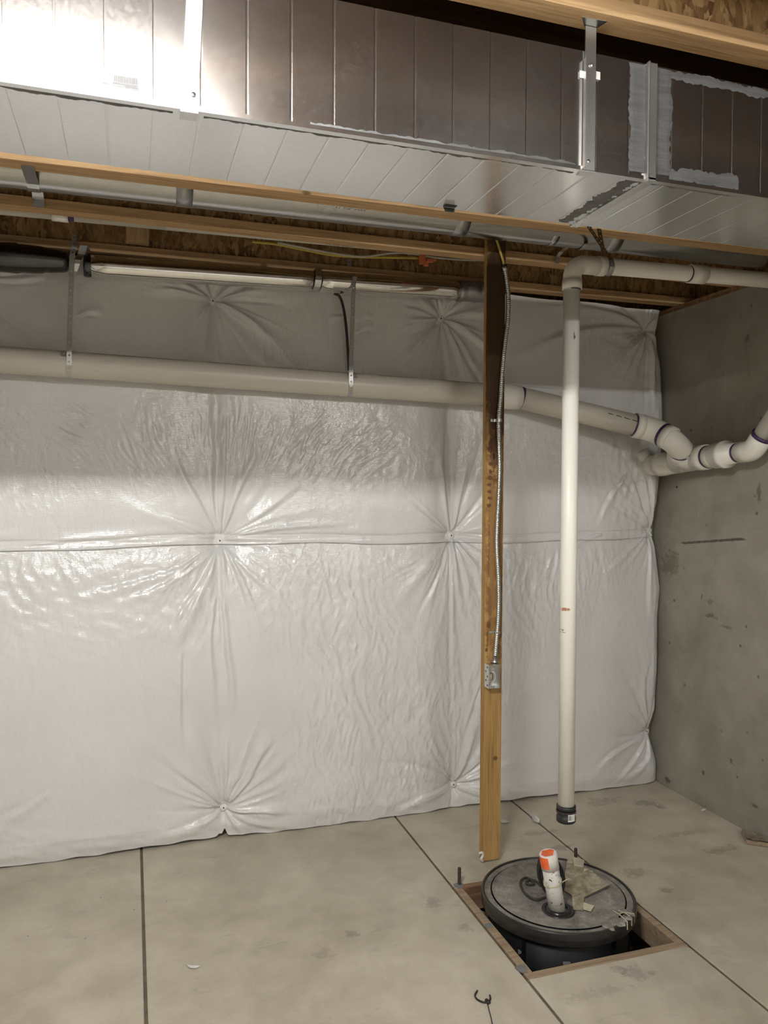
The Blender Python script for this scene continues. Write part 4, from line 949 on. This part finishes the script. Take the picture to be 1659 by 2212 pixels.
# even resample
L = np.concatenate([[0], np.cumsum([np.linalg.norm(cpts[i+1]-cpts[i]) for i in range(len(cpts)-1)])])
nt = int(L[-1]/.0021); ss = np.linspace(0, L[-1], nt); C3 = np.array(cpts)
rs = np.stack([np.interp(ss, L, C3[:, k]) for k in range(3)], 1)
cdt = thing('flexible_conduit', 'corrugated flexible metal conduit running down the wooden post', 'conduit', rs[-1])
MB().sweep(rs, [.0108-(.0016 if k % 4 in (0,) else (.0005 if k % 4 == 1 else 0)) for k in range(nt)], 14).build('corrugated_sheath', 'conduit_metal', cdt)
MB().sweep([rs[0]+A(0, 0, .012), rs[3]+A(0, 0, -.012)], .0128, 16).build('end_connector', 'bay_duct_metal', cdt)
MB().sweep([rs[0]+A(-.014, -.004, -.002), rs[0]+A(-.004, -.004, -.008)], .003, 8).build('set_screw', 'strap_metal', cdt)
d = unit(rs[-1]-rs[-20])
MB().sweep([rs[-1]-d*.018, rs[-1]+d*.006, rs[-1]+d*.008, rs[-1]+d*.016], [.0125, .0125, .0150, .0150], 16).build('box_connector', 'strap_metal', cdt)
yc = MB().sweep(smooth_path([pl(1068, 505, 1, 3.17), pl(1075, 525, 1, 3.18), pl(1082, 548, 1, 3.187), pl(1087, 566, 1, YC), pl(1090, 582, 1, YC)]), .0055, 10).build('inner_cable', 'yellow_cable', cdt)
def clamp(u, v):
    q = pl(u, v, 1, YC)
    m = MB().band([q+A(.0125*math.cos(a_), .0125*-math.sin(a_)-.0005, 0) for a_ in np.linspace(-.6, math.pi, 9)]+[q+A(-.0145, .010, 0), q+A(-.036, .0105, 0)], (0, 0, 1), .013, .0018)
    c_ = m.build('conduit_clamp', 'conduit_metal', cdt, bevel=.0006)
    MB().lathe(q+A(-.026, .0085, 0), (0, -1, 0), [(.0055, 0), (.005, .003), (0, .0045)], 8, True).build('screw', 'strap_metal', c_)
clamp(1078, 908); clamp(1074, 1366)
# outlet box: open front
bl = pl(1056, 1440, 1, 3.155); br = pl(1084, 1440, 1, 3.155); zt = pl(1070, 1436, 1, 3.155)[2]; zb = pl(1070, 1487, 1, 3.155)[2]
bx0, bx1, by0, by1 = bl[0], bl[0]+.056, 3.155, 3.199
box = thing('outlet_box', 'open galvanized steel outlet box screwed low on the wooden post', 'electrical box', ((bx0+bx1)/2, 3.199, zb))
th = .0018
MB().box(bx0, bx1, by1-th, by1, zb, zt).build('back_plate', 'conduit_metal', box)
sidep = MB().box(bx0, bx0+th, by0, by1-th, zb, zt).build('side_plate', 'strap_metal', box)
MB().box(bx1-th, bx1, by0, by1-th, zb, zt).build('side_plate', 'strap_metal', box)
MB().box(bx0+th, bx1-th, by0, by1-th, zt-th, zt).build('end_plate', 'strap_metal', box)
MB().box(bx0+th, bx1-th, by0, by1-th, zb, zb+th).build('end_plate', 'strap_metal', box)
for k in range(5):
    z_ = zb+(zt-zb)*(.12+.19*k)
    MB().lathe((bx0-.0003, (by0+by1)/2+(.008 if k % 2 else -.008), z_), (-1, 0, 0), [(.0042, 0), (.0036, .0009), (0, .0009)], 10, True).build('knockout', 'dark_metal', sidep)
MB().box(bx0+.012, bx0+.030, by0+.0005, by0+.003, zt-.012, zt-.002).build('mounting_ear', 'strap_metal', box)
MB().box(bx0+.012, bx0+.030, by0+.0005, by0+.003, zb+.002, zb+.012).build('mounting_ear', 'strap_metal', box)
zc = (zt+zb)/2; xc = bx0+.024
MB().sweep(arc((xc, by0+.012, zc-.006), 1.0, 1.9, -3.6, (.014, 0, 0), (0, -.004, .026), 18), .0016, 6).build('wire', 'wire_white', box)
MB().sweep(arc((xc-.003, by0+.018, zc-.004), 1.0, 2.2, -2.6, (.008, 0, 0), (0, -.002, .018), 14), .0016, 6).build('wire', 'black_rubber', box)
MB().sweep([(xc-.010, by0+.016, zc+.01), (xc-.006, by0+.008, zc-.012), (xc-.009, by0+.012, zc-.03)], .0015, 6).build('wire', 'yellow_cable', box)
# knot of torn plastic at the foot of the post
q = pl(1040, 1848, 1, 3.205)
kn = MB().sweep(smooth_path([q+A(-.012, 0, .01), q+A(.0, -.004, .016), q+A(.006, -.003, .002), q+A(-.004, -.006, -.012), q+A(.004, -.002, -.022), q+A(.001, -.003, -.027)]), .006, 8).build('plastic_shred', 'torn_plastic', loc=q)
tag(kn, 'shred of white plastic snagged on the foot of the wooden post', 'scrap')

# ================================================================== SUMP PIT
X0, X1, Y0, Y1 = PIT
frame = thing('pit_frame', 'square wooden frame of boards lining the sump opening in the floor', 'frame', (X0, Y0, 0))
tb_ = .034
for (a, b, c, d, z0, mt) in ((X0, X0+tb_, Y0, Y1, .001, 'pit_lumber'), (X1-tb_, X1, Y0+tb_, Y1, .001, 'pit_lumber'), (X0+tb_, X1, Y0, Y0+tb_, .001, 'pit_lumber'), (X0+tb_, X1-tb_, Y1-tb_, Y1, .004, 'pit_lumber_red')):
    MB().box(a, b, c, d, -.098, z0).build('board', mt, frame, bevel=.003)
for (u, v, s) in ((1055, 2000, .016), (1128, 2094, .02), (992, 1913, .02)):
    q = pl(u, v, 2, .002)
    MB().poly([(q[0]+s*math.cos(a_)*(1+.25*math.sin(a_*3)), q[1]+s*1.3*math.sin(a_)*(1+.2*math.cos(a_*2)), .0015) for a_ in np.linspace(0, 2*math.pi, 12, endpoint=False)], (0, 0, 1), .003).build('mortar_patch', 'mortar_splat', frame)
pit = struct(MB().box(X0-.01, X1+.01, Y0-.01, Y1+.01, -.75, -.70).box(X0-.02, X0-.004, Y0-.01, Y1+.01, -.75, -.10).box(X1+.004, X1+.02, Y0-.01, Y1+.01, -.75, -.10)
             .box(X0-.01, X1+.01, Y0-.02, Y0-.004, -.75, -.10).box(X0-.01, X1+.01, Y1+.004, Y1+.02, -.75, -.10).build('floor_pit', 'dirt'))
LC = A(1.655, 2.768); ZL = .062; RL = .308
bas = thing('sump_basin', 'black round plastic sump basin standing in the floor opening', 'basin', (LC[0], LC[1], -.69))
prof = [(.24, -.69), (.262, -.45), (.272, -.30), (.280, -.295), (.280, -.27), (.273, -.265), (.278, -.13), (.286, -.125), (.286, -.10), (.279, -.095), (.283, .012), (.25, .012)]
MB().lathe((LC[0], LC[1], 0), (0, 0, 1), prof, 64, True).build('basin_wall', 'black_plastic', bas)
for k, (u, v, s) in enumerate(((1224, 2083, .013), (1123, 2056, .008), (1160, 2103, .009))):
    # splash of mortar on the front of the wall
    d_ = FW+(u-CX)/FPX*RT+(v-CY)/FPX*DN; aa = d_[0]**2+d_[1]**2; oo = CAM[:2]-LC; bb = 2*(oo@d_[:2]); cc = oo@oo-.284**2
    t_ = (-bb-math.sqrt(max(0, bb*bb-4*aa*cc)))/(2*aa); q = CAM+t_*d_; nr = unit(A(q[0]-LC[0], q[1]-LC[1], 0)); tg = np.cross(A(0, 0, 1), nr)
    MB().poly([q+(tg*math.cos(a_)+A(0, 0, 1)*math.sin(a_))*s*(1+.3*math.sin(3*a_+k)) for a_ in np.linspace(0, 2*math.pi, 10, endpoint=False)], nr, .003).build('mortar_splash', 'mortar_splat', bas)
for a_ in (-2.55, -1.28, -.2):
    q = A(LC[0]+.283*math.cos(a_), LC[1]+.283*math.sin(a_), 0); tg = A(-math.sin(a_), math.cos(a_), 0)*.006; nr = A(math.cos(a_), math.sin(a_), 0)*.012
    MB().hexa([q-tg+A(0, 0, -.26), q-tg+nr+A(0, 0, -.26), q+tg+nr+A(0, 0, -.26), q+tg+A(0, 0, -.26), q-tg+A(0, 0, .01), q-tg+nr+A(0, 0, .01), q+tg+nr+A(0, 0, .01), q+tg+A(0, 0, .01)]).build('stiffening_rib', 'black_plastic', bas)
lid = thing('sump_cover', 'dusty round black lid covering the sump basin', 'lid', (LC[0], LC[1], .02))
MB().lathe((LC[0], LC[1], 0), (0, 0, 1), [(.25, .0125), (.302, .0125), (.308, .016), (.310, .040), (RL+.001, ZL), (RL-.003, ZL+.004), (RL-.010, ZL+.004), (RL-.012, ZL-.002)], 96, False).build('lid_rim', 'dark_poly', lid)
MB().lathe((LC[0], LC[1], 0), (0, 0, 1), [(RL-.012, ZL-.002), (.272, ZL-.002)], 96, True).build('rim_ledge', 'dust', lid)
MB().lathe((LC[0], LC[1], 0), (0, 0, 1), [(.272, ZL-.002), (.2715, ZL-.009), (.2665, ZL-.009), (.266, ZL+.001)], 96).build('lid_groove', 'black_plastic', lid)
SC = pl(1206, 1968, 2, ZL)
MB().lathe((LC[0], LC[1], 0), (0, 0, 1), [(.266, ZL+.001), (.262, ZL+.003), (.0, ZL+.003)], 96, True).build('lid_plate', 'dust', lid)
MB().lathe((SC[0], SC[1], ZL+.003), (0, 0, 1), [(.064, 0), (.063, .004), (.052, .006), (.050, .001), (.047, .001), (.046, .009), (.038, .012), (.035, .003)], 40, True).build('grommet', 'dark_poly', lid)
lt = MB(); r = random.Random(4)
for k in range(34):
    a_ = r.uniform(-1.42, -.85); rr_ = r.uniform(.270, .305); q = A(LC[0]+rr_*math.cos(a_), LC[1]+rr_*math.sin(a_), ZL+.001); s = r.uniform(.007, .018)
    lt.lathe(q, (r.uniform(-.2, .2), r.uniform(-.2, .2), 1), [(s, 0), (s*.8, s*.35), (s*.3, s*.5), (0, s*.5)], 7, False)
tag(lt.build('dried_mortar', 'dust', lid), kind='stuff')
for k, (a_, b_, rr0) in enumerate(((-1.12, -.98, .235), (-1.0, -.92, .25), (-.90, -.98, .262))):
    p0 = A(LC[0]+rr0*math.cos(b_), LC[1]+rr0*math.sin(b_), ZL+.005); p1 = A(LC[0]+.311*math.cos(a_), LC[1]+.311*math.sin(a_), ZL+.007)
    MB().band([p0, (p0+p1)/2+A(0, 0, .004), p1, p1+A(.001, -.001, -.032)], np.cross(p1-p0, A(0, 0, 1)), .005, .0006).build('tape_strip', 'clear_tie', lid)

# pump stub
stp = pl(1183.5, 1842, 1, SC[1]-.0); sb = A(SC[0]-.002, SC[1], ZL-.01); sdv = unit(stp-sb)
st = thing('pump_stub_pipe', 'white pump pipe stub with an orange and white taped top rising from the lid', 'pipe', sb)
Ls = np.linalg.norm(stp-sb)
MB().sweep([sb, sb+sdv*(Ls-.03)], .0325, 32).build('pipe', 'stub_pvc', st)
cap = MB().sweep([sb+sdv*(Ls-.062), sb+sdv*(Ls-.006), sb+sdv*(Ls)], [.0345, .0348, .0315], 32).build('tape_cap', 'white_tape', st)
m = MB(); c0 = sb+sdv*(Ls-.05); c1 = sb+sdv*(Ls-.004)
sx = unit(np.cross(sdv, A(0, 1, 0))); sy = np.cross(sdv, sx)   # sx ~ +-x
if sx[0] < 0: sx = -sx
if sy[1] > 0: sy = -sy   # towards the camera
angs = np.linspace(-2.2, -.55, 10)
for i in range(9):
    for a_ in (angs[i], angs[i+1]): pass
vs = []
for a_ in angs:
    dd = sx*math.sin(a_)+sy*math.cos(a_)
    vs += [c0+dd*.0355, c1+dd*.0355]
m.add(vs, [(2*i, 2*i+2, 2*i+3, 2*i+1) for i in range(9)], True)
tp = sb+sdv*(Ls+.0006)
m.add([tp+sx*.006+sy*.027, tp-sx*.022+sy*.019, tp-sx*.029, tp-sx*.012-sy*.025, tp+sx*.022-sy*.016, tp+sx*.028], [(0, 5, 4, 3, 2, 1)])
for (a0, a1) in ((-2.2, -.55),): pass
m.build('orange_tape', 'orange_tape', cap)
tl = MB()
put_text(tl, 'PVC 1120', sb+sdv*.205+sx*.0135+sy*.0305, -sdv*1.0, unit(sx+sy*-.45), .011)
tl.build('lettering', 'ink', st)
tie = MB()
for k in range(3):
    z_ = .125+.006*k; tie.sweep([sb+sdv*(z_+.006*math.sin(a_+k))+(sx*math.cos(a_)+sy*math.sin(a_))*.0345 for a_ in np.linspace(0, 2*math.pi, 22)], .0022, 6, False)
tie.sweep(smooth_path([sb+sdv*.13+sx*.03+sy*.02, sb+sdv*.14+sx*.05+sy*.03, sb+sdv*.128+sx*.068+sy*.02]), .0018, 6).sweep(smooth_path([sb+sdv*.125-sx*.03+sy*.02, sb+sdv*.145-sx*.04+sy*.03, sb+sdv*.155-sx*.036+sy*.03]), .0018, 6)
tie.build('tape_tie', 'clear_tie', st)

# power cord: coil tied behind the stub and a loose loop on the lid
cord = thing('power_cord', 'coiled black power cord tied behind the white pump stub', 'cord', sb+A(.02, .05, 0))
cc = sb+sdv*.128+A(.020, .048, 0)
for k in range(5):
    ex = unit(A(.86, -.25, .25)+A(0, .05*k, 0)); ez_ = unit(A(-.28, .05, 1))
    ctr = cc+A(.003*k-.006, .010*(k-2), .004*(k % 2)); w_ = .038+.005*((k*2) % 3); hh = .080+.004*(k % 3)
    MB().sweep([ctr+ex*w_*math.cos(a_)+ez_*hh*math.sin(a_) for a_ in np.linspace(0, 2*math.pi, 33)], .0052, 8, False).build('cord_loop', 'black_rubber', cord)
lp_px = [(1178, 1938), (1160, 1943), (1142, 1936), (1130, 1924), (1124, 1908), (1129, 1898), (1139, 1896), (1148, 1902), (1152, 1908), (1144, 1911), (1136, 1907), (1143, 1899), (1160, 1905), (1166, 1912)]
c = MB().sweep(smooth_path([pl(u, v, 2, ZL+.010+.004*(i % 3)) for i, (u, v) in enumerate(lp_px)], 6), .0048, 8).build('loose_cord', 'brown_cable', loc=pl(1140, 1920, 2, ZL))
tag(c, 'thin dusty cord curled loosely on the sump lid', 'cord')

# stained sheet of paper taped to the lid
pp_ = [(1226, 1853), (1252, 1862), (1279, 1883), (1296, 1896), (1317, 1911), (1262, 1938), (1259, 1968), (1238, 1965), (1235, 1934), (1216, 1922)]
hts = [.004, .004, .006, .010, .022, .012, .005, .005, .006, .005]
sh = thing('stained_paper', 'stained tan sheet of paper taped on the sump lid, one corner lifted', 'paper', pl(1250, 1905, 2, ZL))
MB().poly([pl(u, v, 2, ZL+.004+hh) for (u, v), hh in zip(pp_, hts)], (0, 0, 1), .0012).build('sheet', 'dirty_paper', sh)
for pts in ([(1238, 1851), (1262, 1858), (1260, 1874), (1240, 1870)], [(1260, 1949), (1284, 1957), (1276, 1969), (1260, 1965)], [(1262, 1876), (1281, 1882), (1277, 1890), (1260, 1885)]):
    MB().poly([pl(u, v, 2, ZL+.011) for u, v in pts], (0, 0, 1), .0010).build('tape_piece', 'clear_tie', sh)

# gravel around the basin, in corners of the pit
gv = MB(); r = random.Random(12)
for k in range(420):
    x = r.uniform(X0+.02, X1-.02); y = r.uniform(Y0+.02, Y1-.02)
    if math.hypot(x-LC[0], y-LC[1]) < .30: continue
    s = r.uniform(.007, .018); zf = -.16+(.05 if (y > 2.75) else -.02)+r.uniform(-.012, .014)
    vs = [(x+s*a_*r.uniform(.7, 1.2), y+s*b_*r.uniform(.7, 1.2), zf+s*c_*r.uniform(.6, 1)) for a_, b_, c_ in ((1, 0, 0), (0, 1, 0), (-1, 0, 0), (0, -1, 0), (0, 0, 1), (0, 0, -1))]
    gv.add(vs, [(0, 1, 4), (1, 2, 4), (2, 3, 4), (3, 0, 4), (1, 0, 5), (2, 1, 5), (3, 2, 5), (0, 3, 5)])
tag(gv.build('gravel', 'gravel', loc=(LC[0], LC[1], -.16)), 'grey gravel packed around the sump basin inside the wooden frame', 'gravel', kind='stuff')
bed = MB(); 
vsb = []; nb = 40
for i in range(nb):
    a_ = 2*math.pi*i/nb; dx, dy = math.cos(a_), math.sin(a_)
    tmax = min(((X1-.004-LC[0]) if dx > 0 else (LC[0]-X0-.004))/max(abs(dx), 1e-6), ((Y1-.004-LC[1]) if dy > 0 else (LC[1]-Y0-.004))/max(abs(dy), 1e-6))
    vsb += [(LC[0]+.28*dx, LC[1]+.28*dy, -.15-.02*(dy < 0)), (LC[0]+max(.281, tmax)*dx, LC[1]+max(.281, tmax)*dy, -.13-.05*(dy < 0))]
bed.add(vsb, [(2*i, 2*i+1, (2*i+3) % (2*nb), (2*i+2) % (2*nb)) for i in range(nb)])
bed.build('gravel_bed', 'dirt', pit)
# stakes
for (u, v0, v1, z0, lab_) in ((992, 1918, 1874, -.06, 'rusty steel stake at the far left corner of the pit frame'), (1243.5, 1853, 1832, 0.0, 'rusty steel stake standing just behind the sump lid')):
    b_ = pl(u, v0, 2, 0.0) if z0 == 0 else pl(u, v0-6, 2, 0.0)
    b_ = A(b_[0], b_[1], z0); tz_ = pl(u, v1, 1, b_[1])[2]
    tag(MB().sweep([b_, b_+A(0, 0, .01), A(b_[0], b_[1], tz_-.003), A(b_[0], b_[1], tz_)], [.0065, .0075, .0075, .0055], 10).build('steel_stake', 'rusty', loc=b_), lab_, 'stake', 'stakes at the sump')

# ================================================================== THINGS ON THE FLOOR
zt_ = smooth_path([pl(u, v, 2, .004) for u, v in ((1031, 2140), (1026, 2150), (1031, 2159), (1044, 2165), (1055, 2164), (1059, 2157), (1058, 2150))])
zp = thing('cable_tie', 'cut black cable tie curled on the floor near the front', 'cable tie', pl(1044, 2165, 2, 0))
MB().sweep(zt_, .0032, 6).build('curl', 'zip_black', zp)
MB().sweep([pl(u, v, 2, .003) for u, v in ((1052, 2164), (1056, 2180), (1061, 2200), (1066, 2225), (1070, 2245))], .0018, 6).build('tail', 'zip_black', zp)
MB().sweep([pl(1050, 2160, 2, .004), pl(1057, 2167, 2, .004)], .006, 8).build('tie_head', 'zip_black', zp)
def scrap(name, pts, mat, label, cat, lift=.01, loc=None):
    c_ = pl(*pts[0], 2, 0)
    n = len(pts); P = [pl(u, v, 2, .003+(lift if i % 2 else 0)) for i, (u, v) in enumerate(pts)]
    ctr = sum(P)/n+A(0, 0, lift)
    m = MB().add(P+[ctr], [(i, (i+1) % n, n) for i in range(n)])
    o = m.build(name, mat, loc=c_, solid=.0015); return tag(o, label, cat)
scrap('paper_scrap', [(1145, 1757), (1150, 1756), (1158, 1768), (1166, 1770), (1164, 1778), (1153, 1774)], 'torn_plastic', 'crumpled white scrap on the floor joint behind the post', 'scrap', .014)
scrap('plastic_shaving', [(402, 2084), (412, 2088), (425, 2089), (432, 2087), (424, 2092), (410, 2091)], 'torn_plastic', 'thin white plastic shaving on the open floor left of the sump', 'scrap', .004)
scrap('plastic_shaving', [(1080, 1773), (1090, 1771), (1100, 1775), (1092, 1778), (1082, 1777)], 'torn_plastic', 'pale plastic shaving on the floor right beside the post', 'scrap', .006)
# plastic-wrapped plank at the foot of the right wall
pk = thing('wrapped_board', 'plastic-wrapped board lying on the floor against the concrete wall', 'board', pl(1640, 1820, 2, 0))
b0 = pl(1601, 1802, 2, 0); b1 = pl(1612, 1824, 2, 0)
zb_ = .020
MB().hexa([(b1[0], b1[1], .002), (2.93, b1[1]-.08, .002), (2.93, b0[1]-.06, .002), (b0[0], b0[1], .002), (b1[0], b1[1], zb_), (2.93, b1[1]-.08, zb_), (2.93, b0[1]-.06, zb_), (b0[0], b0[1], zb_)]).build('board_core', 'pit_lumber', pk, bevel=.003)
r = random.Random(2); m = MB(); nn = 9
G = [[A(b0[0]+(2.925-b0[0])*i/nn, 0, 0) for i in range(nn+1)] for j in range(6)]
vs = []
for j in range(6):
    for i in range(nn+1):
        s = i/nn; t_ = j/5
        p = A(*( (b1*(1-t_)+b0*t_) ))*(1-s)+A(2.93, (b1[1]-.08)*(1-t_)+(b0[1]-.06)*t_, 0)*s
        vs.append(A(p[0], p[1], zb_+.003+r.uniform(0, .007)))
m.add(vs, [(j*(nn+1)+i, j*(nn+1)+i+1, (j+1)*(nn+1)+i+1, (j+1)*(nn+1)+i) for j in range(5) for i in range(nn)])
m.build('plastic_film', 'glass_plastic', pk)
q = pl(1522, 1751, 2, 0)
tag(MB().sweep([q+A(-.022, -.004, .005), q+A(0, 0, .006), q+A(.015, .004, .005)], [.005, .006, .004], 8).build('plastic_bit', 'torn_plastic', loc=q), 'tiny pale bit of plastic on the floor at the foot of the concrete wall', 'scrap')
